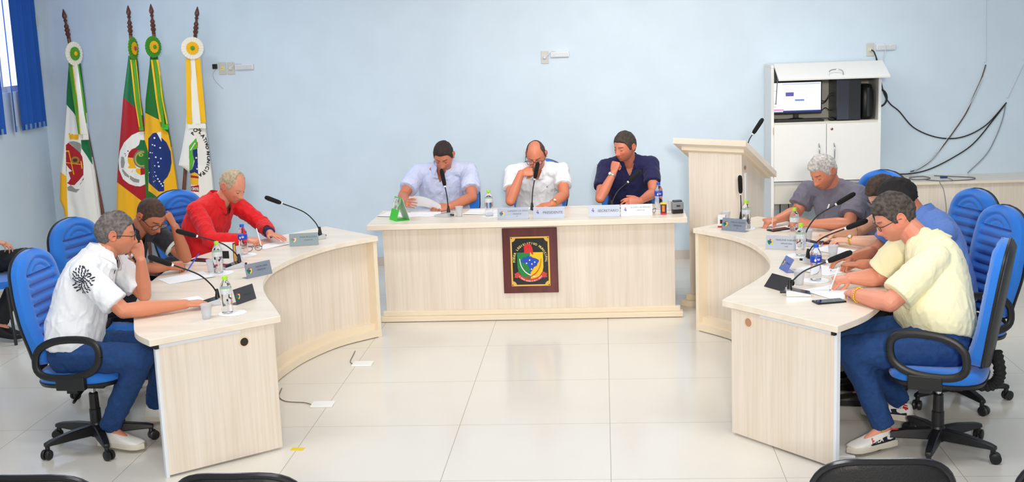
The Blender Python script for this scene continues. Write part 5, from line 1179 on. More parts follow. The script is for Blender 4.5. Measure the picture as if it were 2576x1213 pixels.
def person(key, label, J, skin=(222,160,128), shirt=(240,240,240), style='short', hair=(60,50,44), hair2=None, hth=0.010, fat=0.0, headfwd=(0,-1,-0.5), roll=0.0,
           sleeve=0.62, pants=None, vox=0.0045, handR=None, handL=None, glasses=None, collar='polo', stubble=0.15, brow=None, wr=0.006, seed=1.0, shoes=None, sleeve_r=0.066, openeyes=False, wide=1.0, shirt_kw=None, group=None):
    for k_ in ('hipR','hipL'):
        if k_ not in J:
            f_ = Vector(J['fwd']).normalized(); r_ = Vector((f_.y,-f_.x,0)); J[k_] = tuple(Vector(J['pelvis'])+r_*(0.095 if k_ == 'hipR' else -0.095)-Vector((0,0,0.02)))
    f_ = Vector(J['fwd']).normalized(); r_ = Vector((f_.y,-f_.x,0))
    if 'kneeR' not in J:
        for s_, n_ in ((1,'R'),(-1,'L')):
            J['knee'+n_] = tuple(Vector(J['hip'+n_])+f_*0.42+r_*s_*0.05+Vector((0,0,0.02))); J['ank'+n_] = tuple(Vector(J['knee'+n_])+f_*0.02-Vector((0,0,J['hip'+n_][2]+0.02-0.10)))
            J['toe'+n_] = tuple(Vector(J['ank'+n_])+f_*0.15)
    org = (J['pelvis'][0], J['pelvis'][1], 0.0); V = {k: Vector(v) for k, v in J.items() if hasattr(v, '__len__')}
    t = thing('person', label, 'person', org, 0, group)
    for k_ in ('neck','shR','shL'): J[k_] = (J[k_][0], J[k_][1], J[k_][2]+0.03)
    V = {k: Vector(v) for k, v in J.items() if hasattr(v, '__len__')}
    hr, hf, hu = frame(headfwd, roll); HC = V['head']; HM = basis(HC, hr, hf, hu)
    # ---- body
    b = MB(); b.loft(torso_rings(J, -0.006, fat, 0.0, 0.93, wide=wide))
    for s_ in 'RL':
        b.capsule(V['neck']-Vector((0,0,0.03)), V['sh'+s_], 0.058, 0.054); b.capsule(V['neck']-Vector((0,0,0.012)), V['sh'+s_], 0.034, 0.040)
        ar = 1+0.25*fat
        b.capsule(V['sh'+s_], V['el'+s_], 0.052*ar, 0.041*ar); m_ = V['el'+s_].lerp(V['wr'+s_], 0.3); b.capsule(V['el'+s_], m_, 0.040*ar, 0.043*ar); b.capsule(m_, V['wr'+s_], 0.043*ar, 0.0265*ar)
        b.capsule(V['hip'+s_], V['knee'+s_], 0.085, 0.055); b.capsule(V['knee'+s_], V['knee'+s_].lerp(V['ank'+s_],0.35), 0.052, 0.055); b.capsule(V['knee'+s_].lerp(V['ank'+s_],0.35), V['ank'+s_], 0.055, 0.034); b.capsule(V['ank'+s_], V['ank'+s_]+(V['toe'+s_]-V['ank'+s_])*0.6-Vector((0,0,0.045)), 0.034, 0.026)
    hand(b, V['wrR'], handR[0], handR[1], True, handR[2], handR[3] if len(handR) > 3 else 1.0)
    hand(b, V['wrL'], handL[0], handL[1], False, handL[2], handL[3] if len(handL) > 3 else 1.0)
    b.capsule(V['neck']-Vector((0,0,0.04)), HM @ Vector((0,-0.022,-0.055)), 0.062+0.012*fat, 0.056+0.008*fat)
    hp = head_shape(ICO_V, fat); b.add([HM @ Vector(p) for p in hp], ICO_F)
    for s_ in (-1,1):
        R3 = HM.to_3x3() @ Matrix.Rotation(s_*0.35,3,'Z')
        b.ball(HM @ Vector((s_*0.078,-0.012,-0.006)), 0.0075, 0.017, 0.029, R=R3)
        ear = [HM @ Vector((s_*(0.083+0.005*(1-cos(a))*0.5), -0.014-0.019*cos(a-0.2) if False else -0.012+0.019*cos(a), -0.004+0.031*sin(a))) for a in [radians(-60+270*k/14) for k in range(15)]]
        b.tube(ear, 0.0042, 7)
        b.ball(HM @ Vector((s_*0.031,0.0765,0.003)), 0.0125)
    me = remesh(b, vox, 2, 0.5)
    v = mverts(me); C = np.ones((len(v),4)); base = np.array(lin(skin)); C[:] = base
    Mi = np.array(HM.inverted()); h = v @ Mi[:3,:3].T+Mi[:3,3]; x, y, z = h[:,0], h[:,1], h[:,2]; inh = (np.abs(x) < 0.1) & (np.abs(y) < 0.14) & (np.abs(z) < 0.14)
    def mix(wgt, c): 
        wg = np.clip(wgt*inh, 0, 1)[:,None]; C[:] = C*(1-wg)+np.array(c)*wg
    red = base*np.array([1.0,0.72,0.68,1]); mix(0.55*G(np.abs(x)-0.04,0.02)*G(z+0.03,0.02)*(y > 0.03), red); mix(0.6*G(x,0.016)*G(z+0.035,0.014)*(y > 0.08), red); mix(0.5*(np.abs(x) > 0.074), red)
    if stubble: mix(stubble*(z < -0.04)*(y > 0.0)*np.clip((-0.03-z)/0.02,0,1), np.array(lin((110,100,96))))
    bc = lin(brow or hair); mix(0.85*np.clip(1.6*G(z-0.0235-0.15*(0.03-np.abs(x))*0,0.0042)-0.25,0,1)*(np.abs(x) > 0.010)*(np.abs(x) < 0.047)*(y > 0.05), bc)
    mix(0.75*np.exp(-(x/0.022)**4)*np.exp(-((z+0.067)/0.009)**4)*(y > 0.07), base*np.array([0.72,0.36,0.36,1]))
    body = fin(me, 'body', SKINM, t, org, C)
    q = MB()
    for s_ in (-1,1):
        q2 = MB(); zz = -0.001 if not openeyes else 0.001
        q2.tube([HM @ Vector((s_*(0.031+0.0125*u), 0.0765+sqrt(max(0,0.0132**2-(0.0125*u)**2)), zz-0.003*(1-u*u)))-Vector(org) for u in [-1+2*k/10 for k in range(11)]], [0.0006+0.0012*(1-abs(-1+2*k/10)) for k in range(11)], 6).build('eyelash', mat('lash_dark',(50,34,30),0.8), t)
        if openeyes:
            e = MB().ball((HM @ Vector((s_*0.031,0.0785,0.001)))-Vector(org), 0.0118).build('eye', mat('eye_white',(226,220,214),0.2), t)
            MB().ball((HM @ Vector((s_*0.031,0.0865,-0.0005)))-Vector(org), 0.0048).build('iris', mat('iris_brown',(52,34,26),0.15), e)
    # ---- hair
    hh = head_shape(ICO_V, 0.0); tt = hair_thick(ICO_V, hh, style, hth, None)
    nz_ = np.array([noise.noise(Vector((p[0]*55+seed*3, p[1]*25, p[2]*55))) for p in hh]); dirn = hh/np.linalg.norm(hh, axis=1)[:,None]
    tt = tt+np.where(tt > 0, nz_*hth*0.45, 0); hv = hh+dirn*tt[:,None]
    hc = mat('hair_%d_%d_%d'%hair, hair, 0.75, noise_col=hair2, noise_amt=0.25, noise_scale=60, stretch=(1,0.4,1), bump=0.5, bump_scale=220)
    MB().add([(HM @ Vector(p))-Vector(org) for p in hv], ICO_F).build('hair', hc, t, angle=180)
    # ---- shirt
    kw = dict(bump=0.35, bump_scale=14, sheen=0.1); kw.update(shirt_kw or {})
    SM = mat('shirt_%s'%key, shirt, 0.85, **kw)
    s = MB(); s.loft(torso_rings(J, 0.016, fat, 0.02, 0.975, wide=wide))
    for s_ in 'RL':
        s.capsule(V['neck']-Vector((0,0,0.045)), V['sh'+s_], 0.062, 0.068*(1+0.1*fat)); s.capsule(V['neck']-Vector((0,0,0.004)), V['sh'+s_]+Vector((0,0,0.004)), 0.056, 0.056)
        if sleeve <= 1.0:
            e = V['sh'+s_].lerp(V['el'+s_], sleeve); s.capsule(V['sh'+s_], V['sh'+s_].lerp(e,0.5), 0.067*(1+0.15*fat), sleeve_r*(1+0.2*fat)); s.tube([V['sh'+s_], V['sh'+s_].lerp(e,0.5), e], [0.062*(1+0.15*fat), sleeve_r*(1+0.2*fat), sleeve_r*1.02*(1+0.2*fat)], 18)
        else:
            s.capsule(V['sh'+s_], V['el'+s_], 0.067, 0.055); s.tube([V['el'+s_], V['el'+s_].lerp(V['wr'+s_],0.5), V['el'+s_].lerp(V['wr'+s_],0.86)], [0.054,0.050,0.042], 18); s.ball(V['el'+s_], 0.055)
    N_ = V['neck']; fwd = Vector(J['fwd']).normalized(); up = ((HM @ Vector((0,-0.03,-0.05)))-N_).normalized(); up = (up+Vector((0,0,1))+0.5*(N_-V['pelvis']).normalized()).normalized(); rt = (V['shR']-V['shL']); rt = (rt-up*rt.dot(up)).normalized(); fy = up.cross(rt); fy = fy if fy.dot(fwd) > 0 else -fy
    nr = 0.070+0.010*fat
    s.tube([N_-up*0.06-fy*0.004, N_-up*0.02, N_+up*0.012-fy*0.003], [0.112+0.02*fat, 0.095+0.014*fat, nr+0.006], 24)
    me = remesh(s, 0.006, 4, 0.5); wrinkle(me, wr*1.0, seed)
    if collar in ('polo','shirt'):       # open neck
        bm = bmesh.new(); bm.from_mesh(me); kill = []
        dpt = 0.10 if collar == 'shirt' else 0.075
        for f in bm.faces:
            r_0 = f.calc_center_median()-N_; dz = -r_0.dot(up); dx = abs(r_0.dot(rt)); fr_ = r_0.dot(fy)
            if fr_ > 0.02 and -0.03 < dz < dpt and dx < 0.036*(1-max(dz,0)/dpt): kill.append(f)
        bmesh.ops.delete(bm, geom=kill, context='FACES')
        for _ in range(6): bmesh.ops.smooth_vert(bm, verts=[v_ for v_ in bm.verts if v_.is_boundary], factor=0.5, use_axis_x=True, use_axis_y=True, use_axis_z=True)
        bm.to_mesh(me); bm.free()
    so = fin(me, 'shirt', SM, t, org)
    # ---- collar
    if collar in ('polo','shirt'):
        R0 = []; q = MB(); nn = 30
        for k in range(nn+1):
            a = radians(118+ (422-118)*k/nn)   # open at the front
            gap = abs(2*k/nn-1); w0 = nr+0.003; c0 = N_+up*(0.010-0.016*gap**3)
            inn = c0+rt*w0*cos(a)+fy*(w0+0.004*gap)*sin(a)+up*0.030*(1-0.3*gap**4); out = c0+rt*(w0+0.022+0.012*gap**6)*cos(a)+fy*(w0+0.022+0.022*gap**6)*sin(a)-up*(0.012+0.020*gap**4)
            low_ = c0+rt*(w0+0.002)*cos(a)+fy*(w0+0.002)*sin(a)-up*0.014
            R0.append([low_, inn, inn+up*0.003+(out-inn)*0.08, out, out-up*0.004, inn+(out-inn)*0.1-up*0.006])
        q.loft(R0); q.v = [tuple(Vector(p)-Vector(org)) for p in q.v]; q.build('collar', SM, so, angle=50)
        # placket
    elif collar == 'round':
        q = MB(); w0 = nr-0.001; q.tube([N_+up*(0.010-0.010*max(0,sin(a)))+rt*w0*cos(a)+fy*(w0+0.006*max(0,sin(a)))*sin(a) for a in [2*pi*k/28 for k in range(29)]], 0.0065, 8, caps=False); q.v = [tuple(Vector(p)-Vector(org)) for p in q.v]; q.build('collar', SM, so)
    # ---- trousers, shoes
    p = MB(); p.loft(torso_rings(J, 0.006, fat*0.8, -0.02, 0.12, 4, wide=wide))
    for s_ in 'RL':
        k_ = 1+0.25*fat; p.capsule(V['hip'+s_], V['knee'+s_], 0.098*k_, 0.071*k_); p.capsule(V['knee'+s_], V['knee'+s_].lerp(V['ank'+s_],0.5), 0.071*k_, 0.066); p.tube([V['knee'+s_].lerp(V['ank'+s_],0.4), V['knee'+s_].lerp(V['ank'+s_],0.98)], [0.066,0.056], 16)
    me = remesh(p, 0.009, 4, 0.5); wrinkle(me, 0.006, seed+4, (11,11,8)); fin(me, 'trousers', pants or DARKP, t, org)
    for s_ in 'RL':
        sr = shoe(t, V['ank'+s_], V['toe'+s_], org, shoes, laces=shoes is SHOEW)
        if key == 'pale_yellow': shoe_marks(sr[0], sr[1], sr[2], -sr[3], org)
    # ---- glasses
    if glasses:
        gm = mat('frame_%d'%glasses[0], glasses, 0.3); 
        g = bpy.data.objects
        q = MB(); L = lambda a,b_,c: (HM @ Vector((a,b_,c)))-Vector(org)
        for s_ in (-1,1):
            q.tube([L(s_*0.034+0.027*math.copysign(abs(cos(a))**0.7,cos(a)), 0.106-0.006*abs(cos(a)*0.5+s_*0.5*0), 0.001+0.019*math.copysign(abs(sin(a))**0.7,sin(a))) for a in [2*pi*k/24 for k in range(25)]], 0.0019, 7, caps=False)
            q.tube([L(s_*0.061,0.102,0.010), L(s_*0.077,0.09,0.006), L(s_*0.083,0.03,0.004), L(s_*0.084,-0.008,-0.002), L(s_*0.082,-0.03,-0.02)], 0.0021, 7)
        q.tube([L(-0.008,0.107,0.004), L(0,0.111,0.007), L(0.008,0.107,0.004)], 0.0019, 7)
        go = q.build('eyeglasses', gm, t)
        for s_ in (-1,1): MB().add([L(s_*0.034+0.025*math.copysign(abs(cos(a))**0.7,cos(a)), 0.105, 0.001+0.017*math.copysign(abs(sin(a))**0.7,sin(a))) for a in [2*pi*k/20 for k in range(20)]], [tuple(range(20))]).build('lens', LENS, go, smooth=False)
    return dict(root=t, HM=HM, org=Vector(org), V=V, shirt=so, SM=SM, body=body, up=up, rt=rt, fy=fy)
def shoe_marks(so, b, f, side, org):
    """coloured patches and letters on the outer side of a sneaker"""
    me = so.data; bv = BVHTree.FromPolygons([v.co for v in me.vertices], [tuple(p.vertices) for p in me.polygons]); b = Vector(b)-Vector(org)
    def put(shapes, m, name, off=0.0015):
        q = MB()
        for vs, fs in shapes:
            out = []
            for x, z in vs:
                o = b+f*x+Vector((0,0,z))+side*0.2; h = bv.ray_cast(o, -side); p = h[0] if h[0] is not None else o-side*0.155; out.append(p+side*off)
            q.add(out, fs)
        q.build(name, m, so, smooth=False)
    def quad(x0, x1, z0, z1, sl=0.0): return ([(x0,z0),(x1,z0),(x1+sl,z1),(x0+sl,z1)], [(0,1,2,3)])
    put([([(0.015,0.034),(0.10,0.030),(0.17,0.030),(0.185,0.036),(0.15,0.046),(0.09,0.062),(0.02,0.07)],[tuple(range(7))])], mat('shoe_navy',(24,26,44),0.5), 'navy_patch')
    put([quad(0.005,0.04,0.072,0.085), quad(0.008,0.05,0.09,0.096)], mat('shoe_red',(214,50,44),0.5), 'red_stripe'); put([quad(0.045,0.062,0.068,0.082)], mat('shoe_grey',(170,170,180),0.5), 'grey_patch'); put([quad(0.075,0.115,0.092,0.098)], mat('shoe_lime',(190,230,40),0.5), 'lime_mark')
    x = 0.165
    for i, ch in enumerate('FILA'):
        vs, fs = text_mesh(ch, 0.034, bold=0.0012); put([([(x-v[0]*1.0, 0.052+v[1]) for v in vs], fs)], mat('shoe_red',(214,50,44),0.5) if ch == 'F' else EW, 'shoe_letter', 0.0028); x -= {'F':0.018,'I':0.016,'L':0.021,'A':0.02}[ch]
def band(pd, part, ctr, axis, r, w, m, name, parent=None):
    q = MB(); a = Vector(axis).normalized(); X = a.orthogonal().normalized(); Y = a.cross(X)
    q.loft([[Vector(ctr)+a*(k)*w/2+ (X*cos(t)+Y*sin(t))*(r if abs(k) < 1 else r*0.94)-pd['org'] for t in [2*pi*i/20 for i in range(20)]] for k in (-1,-0.6,0.6,1)]); return q.build(name, m, parent or pd['root'])
def watch(pd, s_, gold, face_dir):
    a = pd['V']['wr'+s_]; e = pd['V']['el'+s_]; ax = (a-e).normalized(); c = a-ax*0.015; m = mat('watch_gold',(220,176,70),0.25,metal=0.9) if gold else mat('watch_steel',(190,192,196),0.25,metal=0.9)
    b = band(pd, 'w', c, ax, 0.0305, 0.013, m, 'wristwatch'); f = Vector(face_dir); f = (f-ax*f.dot(ax)).normalized(); X = ax; Y = f.cross(X)
    MB().lathe([(0.0005,0.0),(0.015,0.0),(0.016,0.004),(0.013,0.007),(0.0005,0.007)],20,basis(c+f*0.029-pd['org'],X,Y,f)).build('watch_case', m, b)
    MB().lathe([(0.0005,0.0072),(0.0115,0.0072),(0.0115,0.0078),(0.0005,0.0078)],20,basis(c+f*0.029-pd['org'],X,Y,f)).build('dial', mat('dial_pale',(220,226,220),0.2), b)
def decal(pd, target, cu, cv, dist_y, shapes, m, name, off=0.003):
    """small flat marks pressed on a garment; found by a ray through the photo point"""
    me = target.data; bv = BVHTree.FromPolygons([v.co for v in me.vertices], [tuple(p.vertices) for p in me.polygons])
    o = Vector((0,0,CAM_H)); d = Vector(WP(cu, cv, dist_y))-o; h = bv.ray_cast(o-pd['org'], d.normalized())
    if h[0] is None: return None
    n = h[1]; n = n if n.dot(d) < 0 else -n
    X = n.cross(Vector((0,0,1))).normalized()*-1; Y = n.cross(X).normalized()*1
    if Y.z < 0: Y = -Y
    q = MB()
    for poly in shapes:
        vs = []
        for x, y in poly:
            p = h[0]+X*x+Y*y; hh = bv.ray_cast(p+n*0.05, -n); vs.append((hh[0] if hh[0] is not None and (hh[0]-p).length < 0.03 else p)+n*off)
        q.add(vs, [tuple(range(len(vs)))])
    return q.build(name, m, target, smooth=False)
JR = {}
# --- men at the long desk
pC1 = person('light_blue', 'person in a light blue short sleeved shirt, head bowed over papers', dict(pelvis=(-1.37,10.16,.56), neck=(-1.345,10.02,1.045), head=(-1.315,9.90,1.18), fwd=(0,-1,0), shR=(-1.555,10.05,1.0), shL=(-1.13,10.03,1.01),
    elR=(-1.655,9.82,.865), wrR=(-1.60,9.62,.835), elL=(-1.085,9.79,.84), wrL=(-1.24,9.57,.805)), skin=(204,126,96), shirt=(206,214,244), style='short', hair=(52,38,34), headfwd=(-0.12,-1,-0.75), sleeve=0.72,
    handR=((0.15,-0.55,0.1),(-0.9,-0.3,0.3),'relaxed'), handL=((-0.8,-0.35,0.0),(0.1,-0.6,0.8),'relaxed'), collar='shirt', wide=1.12, fat=0.25, seed=2.0, stubble=0.2, sleeve_r=0.072)
pC2 = person('white_polo', 'balding person in a white polo with dark glasses, chin on hand', dict(pelvis=(-.56,10.14,.56), neck=(-.56,9.99,1.03), head=(-.556,9.87,1.165), fwd=(0,-1,0), shR=(-.755,9.97,.985), shL=(-.36,10.0,.985),
    elR=(-.765,9.72,.815), wrR=(-.675,9.74,1.035), elL=(-.335,9.78,.84), wrL=(-.425,9.57,.805)), skin=(212,130,98), shirt=(240,242,248), style='bald', hair=(84,66,58), hth=0.007, headfwd=(-0.10,-1,-0.62), roll=0.06,
    handR=((0.95,0.1,0.12),(-0.1,-0.8,0.6),'chin'), handL=((-0.8,-0.5,-0.05),(0.0,-0.3,1),'relaxed'), glasses=(28,26,34), fat=0.2, seed=3.1, stubble=0.35, brow=(70,55,50))
watch(pC2, 'L', True, (0.3,-0.7,0.7))
pC3 = person('navy', 'person in a navy short sleeved shirt looking aside, fist at mouth', dict(pelvis=(.20,10.16,.56), neck=(.19,10.03,1.06), head=(.165,9.93,1.205), fwd=(0,-1,0), shR=(0.0,10.0,1.0), shL=(.375,10.03,1.01),
    elR=(-.045,9.73,.815), wrR=(.065,9.76,1.01), elL=(.385,9.80,.84), wrL=(.275,9.57,.812)), skin=(210,128,100), shirt=(20,20,72), style='full', hair=(74,62,56), hair2=(44,36,32), hth=0.012, headfwd=(-0.85,-0.95,-0.32), roll=-0.05,
    handR=((0.22,0.1,0.95),(-0.55,-0.85,0.1),'fist'), handL=((-1,-0.2,0.02),(0.1,-0.75,0.6),'relaxed'), collar='shirt', seed=5.2, openeyes=False, sleeve=0.66, stubble=0.1)
watch(pC3, 'R', False, (-0.8,-0.6,0.0))
# --- left desk
pL3 = person('red', 'person in a bright red long sleeved shirt writing at the left desk', dict(pelvis=(-3.0,8.58,.56), neck=(-2.80,8.60,1.02), head=(-2.685,8.58,1.145), fwd=(0.95,-0.3,0), shR=(-2.90,8.40,.965), shL=(-2.77,8.80,.975),
    elR=(-2.75,8.20,.82), wrR=(-2.53,8.29,.80), elL=(-2.52,8.72,.83), wrL=(-2.40,8.46,.81)), skin=(222,146,118), shirt=(222,14,24), style='receding', hair=(206,190,160), hair2=(170,150,120), hth=0.008, headfwd=(0.95,-0.42,-0.62),
    handR=((0.95,-0.05,-0.05),(0,-0.3,1),'pen'), handL=((0.75,-0.62,-0.08),(0.1,0,1),'flat'), collar='shirt', sleeve=1.2, seed=7.7, wide=1.05, fat=0.15, brow=(190,160,130), stubble=0, wr=0.008)
for s_, m in (('R',1),('L',1)):
    w = pL3['V']['wr'+s_]; e = pL3['V']['el'+s_]; band(pL3, '', w.lerp(e,0.14), (w-e), 0.041, 0.05, mat('navy_cuff',(28,40,96),0.85), 'cuff', pL3['shirt'])
pL2 = person('dark_polo', 'person in a dark polo with striped sleeves, hand on forehead, writing', dict(pelvis=(-3.20,7.46,.56), neck=(-3.03,7.52,.99), head=(-2.90,7.52,1.105), fwd=(0.95,-0.2,0), shR=(-3.08,7.32,.94), shL=(-2.98,7.74,.95),
    elR=(-2.95,7.26,.80), wrR=(-2.76,7.37,.80), elL=(-2.755,7.68,.80), wrL=(-2.775,7.59,1.02)), skin=(190,116,84), shirt=(46,46,54), style='short', hair=(56,38,30), hair2=(84,58,44), hth=0.005, headfwd=(0.85,-0.5,-0.85),
    handR=((0.85,0.45,0.0),(0.3,-0.5,0.8),'pen'), handL=((-0.35,-0.1,0.9),(0.9,-0.1,0.3),'chin'), glasses=(30,26,26), seed=9.3, stubble=0.1, sleeve=0.7)
for s_ in 'RL':
    a = pL2['V']['sh'+s_]; e = pL2['V']['el'+s_]; band(pL2, '', a.lerp(e,0.66), (e-a), 0.0715, 0.022, mat('stripe_white',(232,232,226),0.8), 'sleeve_stripe', pL2['shirt'])
pL1 = person('printed_white', 'grey haired person in white shirt with black print on back', dict(pelvis=(-2.93,6.28,.56), neck=(-2.755,6.39,1.05), head=(-2.69,6.43,1.175), fwd=(0.95,0.25,0), shR=(-2.79,6.19,.985), shL=(-2.80,6.59,.99),
    elR=(-2.575,6.17,.80), wrR=(-2.30,6.35,.79), elL=(-2.615,6.57,.80), wrL=(-2.585,6.50,1.01), hipR=(-2.92,6.19,.54), hipL=(-2.94,6.38,.54), kneeR=(-2.50,6.16,.545), kneeL=(-2.47,6.44,.545), ankR=(-2.765,6.27,.115), ankL=(-2.66,6.70,.115), toeR=(-2.6,6.22,.1), toeL=(-2.5,6.68,.1)),
    skin=(214,138,104), shirt=(236,238,242), style='full', hair=(128,120,118), hair2=(84,76,72), hth=0.011, headfwd=(0.93,0.36,-0.18), handR=((0.85,0.5,-0.02),(0.0,-0.2,1),'relaxed'), handL=((-0.25,0.0,0.95),(0.85,-0.5,0.1),'chin'),
    glasses=(34,30,30), collar='shirt', seed=11.5, pants=DENIM, shoes=SHOEW, wide=1.0, fat=0.1, sleeve=0.82, sleeve_r=0.072, vox=0.004, wr=0.007)
# --- right desk
pR4 = person('grey_tee', 'grey haired person in a grey t-shirt writing near the cabinet', dict(pelvis=(1.70,8.56,.56), neck=(1.60,8.64,1.0), head=(1.51,8.56,1.135), fwd=(-0.7,-0.7,0), shR=(1.44,8.80,.94), shL=(1.74,8.50,.945),
    elR=(1.36,8.74,.83), wrR=(1.19,8.58,.80), elL=(1.64,8.34,.80), wrL=(1.40,8.38,.80)), skin=(214,136,104), shirt=(112,108,122), style='quiff', hair=(228,222,216), hair2=(168,162,158), hth=0.012, headfwd=(-0.82,-0.62,-0.62), roll=0.05,
    handR=((-0.85,-0.45,-0.02),(0.1,-0.3,1),'pen'), handL=((-0.95,0.15,0.12),(0,-0.6,0.7),'relaxed'), collar='round', seed=13.0, brow=(90,80,76), wide=1.08, fat=0.15, sleeve=0.75, sleeve_r=0.078)
decal(pR4, pR4['shirt'], 2084, 520, 8.5, [[(-0.012,-0.018),(0.004,-0.018),(0.014,0.018),(-0.002,0.018)]], EW, 'shirt_mark')
pR3 = person('dark_top', 'brown haired person in a dark top, gold watch, mostly hidden', dict(pelvis=(2.02,7.62,.56), neck=(1.84,7.72,.97), head=(1.735,7.71,1.09), fwd=(-0.95,-0.1,0), shR=(1.80,7.88,.92), shL=(1.84,7.52,.92),
    elR=(1.66,8.0,.82), wrR=(1.47,7.95,.80), elL=(1.72,7.62,.80), wrL=(1.53,7.76,.795)), skin=(232,176,146), shirt=(54,58,68), style='long', hair=(84,62,50), hair2=(50,36,30), hth=0.016, headfwd=(-0.9,-0.25,-0.7),
    handR=((-0.85,-0.25,0.0),(0,0,1),'relaxed',0.92), handL=((-0.85,0.5,0.0),(0,-0.2,1),'relaxed',0.92), glasses=(50,36,30), collar='round', seed=15.0, stubble=0, sleeve=0.35)
watch(pR3, 'L', True, (-0.2,-0.5,0.8))
band(pR3, '', pR3['V']['elR'].lerp(pR3['V']['wrR'],0.25), pR3['V']['elR']-pR3['V']['wrR'], 0.0425, 0.004, mat('bracelet_brown',(120,80,50),0.6), 'bracelet')
pR2 = person('blue_shirt', 'black haired person in a blue shirt bent low over the right desk', dict(pelvis=(1.95,6.96,.56), neck=(1.80,7.09,1.035), head=(1.69,7.13,1.15), fwd=(-0.95,0.1,0), shR=(1.76,7.32,.965), shL=(1.88,6.88,.96),
    elR=(1.60,7.32,.80), wrR=(1.43,7.17,.805), elL=(1.66,6.87,.80), wrL=(1.44,6.98,.80)), skin=(196,122,90), shirt=(92,128,200), style='full', hair=(30,22,24), hair2=(18,12,14), hth=0.017, headfwd=(-0.9,0.1,-0.75),
    handR=((-0.85,-0.3,0.0),(0,0,1),'relaxed'), handL=((-0.9,0.3,0),(0,0,1),'pen'), collar='shirt', seed=17.0, sleeve=0.7, fat=0.2, wide=1.05)
pR1 = person('pale_yellow', 'heavy person in a pale yellow t-shirt and jeans writing, gold bracelet', dict(pelvis=(1.69,6.18,.57), neck=(1.635,6.36,1.035), head=(1.50,6.42,1.165), fwd=(-0.97,0.15,0), shR=(1.60,6.58,.97), shL=(1.64,6.14,.965),
    elR=(1.47,6.62,.80), wrR=(1.31,6.59,.805), elL=(1.40,6.05,.795), wrL=(1.27,6.24,.795), hipR=(1.66,6.27,.56), hipL=(1.68,6.07,.56), kneeR=(1.27,6.42,.53), kneeL=(1.24,6.14,.52), ankR=(1.585,6.55,.115), ankL=(1.40,6.13,.115), toeR=(1.42,6.66,.1), toeL=(1.24,6.05,.1)),
    skin=(224,148,122), shirt=(250,243,200), style='full', hair=(92,82,76), hair2=(46,40,36), hth=0.019, headfwd=(-0.95,-0.05,-0.55), handR=((-0.85,-0.3,-0.02),(0.1,-0.3,1),'pen'), handL=((-0.1,0.95,0.0),(-0.3,0,1),'relaxed'),
    glasses=(36,30,32), collar='round', seed=19.0, pants=DENIM, shoes=SHOEW, fat=0.85, wide=1.12, sleeve=0.85, sleeve_r=0.074, vox=0.004, stubble=0.1, wr=0.0045)
q = MB(); V_ = pR1['V']; ax = (V_['wrL']-V_['elL']).normalized(); X = ax.orthogonal().normalized(); Y_ = ax.cross(X); c = V_['wrL']-ax*0.02
for k in range(22):
    a = 2*pi*k/22; q.ball(c+(X*cos(a)+Y_*sin(a))*0.0375-pR1['org'], 0.0052, n=8, m=6)
q.build('bracelet', mat('gold_chain',(236,196,60),0.25,metal=0.7), pR1['root'])

# black print on the back of the white shirt
sh = []; rg = random.Random(4)
for ring in range(6):
    rho = 0.12+0.155*ring; n = 5+int(rho*16)
    for k in range(n):
        a = 2*pi*(k+0.5*(ring % 2))/n+rg.uniform(-0.1,0.1); ln = 0.017; bend = rg.uniform(-0.9,0.9); w = 0.0034
        cx, cy = 0.062*rho*cos(a), 0.080*rho*sin(a); pts = []
        for j in range(5):
            u_ = (j/4-0.5)*ln; th = a+bend+u_*40*rg.choice((1,1,-1))*0.5; pts.append((cx+u_*cos(th), cy+u_*sin(th)))
        L_ = [(x-w*sin(a+bend), y+w*cos(a+bend)) for x, y in pts]; R_ = [(x+w*sin(a+bend), y-w*cos(a+bend)) for x, y in pts]
        sh.append([pts[0]]+L_[1:4]+[pts[4]]+R_[1:4][::-1])
o = decal(pL1, pL1['shirt'], 207, 704, 6.2, sh, mat('print_black',(44,50,62),0.8), 'back_print', 0.0035)
decal(pC2, pC2['shirt'], 1376, 470, 9.85, [[(-0.006,0),(0.006,0),(0.002,0.004),(0,0.010),(-0.002,0.004)],[(-0.008,-0.003),(0.008,-0.003),(0.006,-0.005),(-0.006,-0.005)]], mat('mark_dark',(50,50,60),0.8), 'shirt_mark')
decal(pL2, pL2['shirt'], 386, 628, 7.3, [[(-0.012,-0.03),(-0.006,-0.03),(0.004,-0.005),(0.012,0.002),(0.010,0.012),(0.016,0.028),(0.008,0.024),(0.0,0.010),(-0.012,0.012),(-0.004,0.0)]], EW, 'shirt_mark')
for i, v_ in enumerate((462, 487, 500)): decal(pC1, pC1['shirt'], 1112, v_, 9.9, [[(0.006*cos(t_),0.006*sin(t_)) for t_ in [2*pi*k/10 for k in range(10)]]], mat('button_white',(250,250,250),0.3), 'button')
decal(pC1, pC1['shirt'], 1144, 480, 9.9, [line((-0.045,0.03),(0.045,0.03),0.004), line((-0.045,0.03),(-0.045,-0.05),0.002), line((0.045,0.03),(0.045,-0.05),0.002)], mat('pocket_seam',(176,186,226),0.8), 'pocket_seam')
# pens in hand
pen((1.150,8.50,0.755),(0.10,0.28,0.95),'white and pink pen held by the person in the grey t-shirt', mat('pen_pink',(240,200,196),0.3))
pen((1.185,6.50,0.757),(0.42,0.42,0.9),'white pen held by the person in pale yellow', PW_)
pen((-2.655,7.40,0.758),(0.55,0.35,0.8),'blue-capped pen held by the person in the dark polo', PB_)
pen((-2.40,8.22,0.757),(-0.30,0.35,0.95),'pale pen held by the person in the red shirt', PW_)
pen((-2.40,6.55,0.7555),(-1,0.28,0.0),'blue pen lying near the hand on the left desk', PB_)
pen((1.28,7.02,0.757),(0.9,0.35,0.12),'white pen in the hand of the person in the blue shirt', PW_)
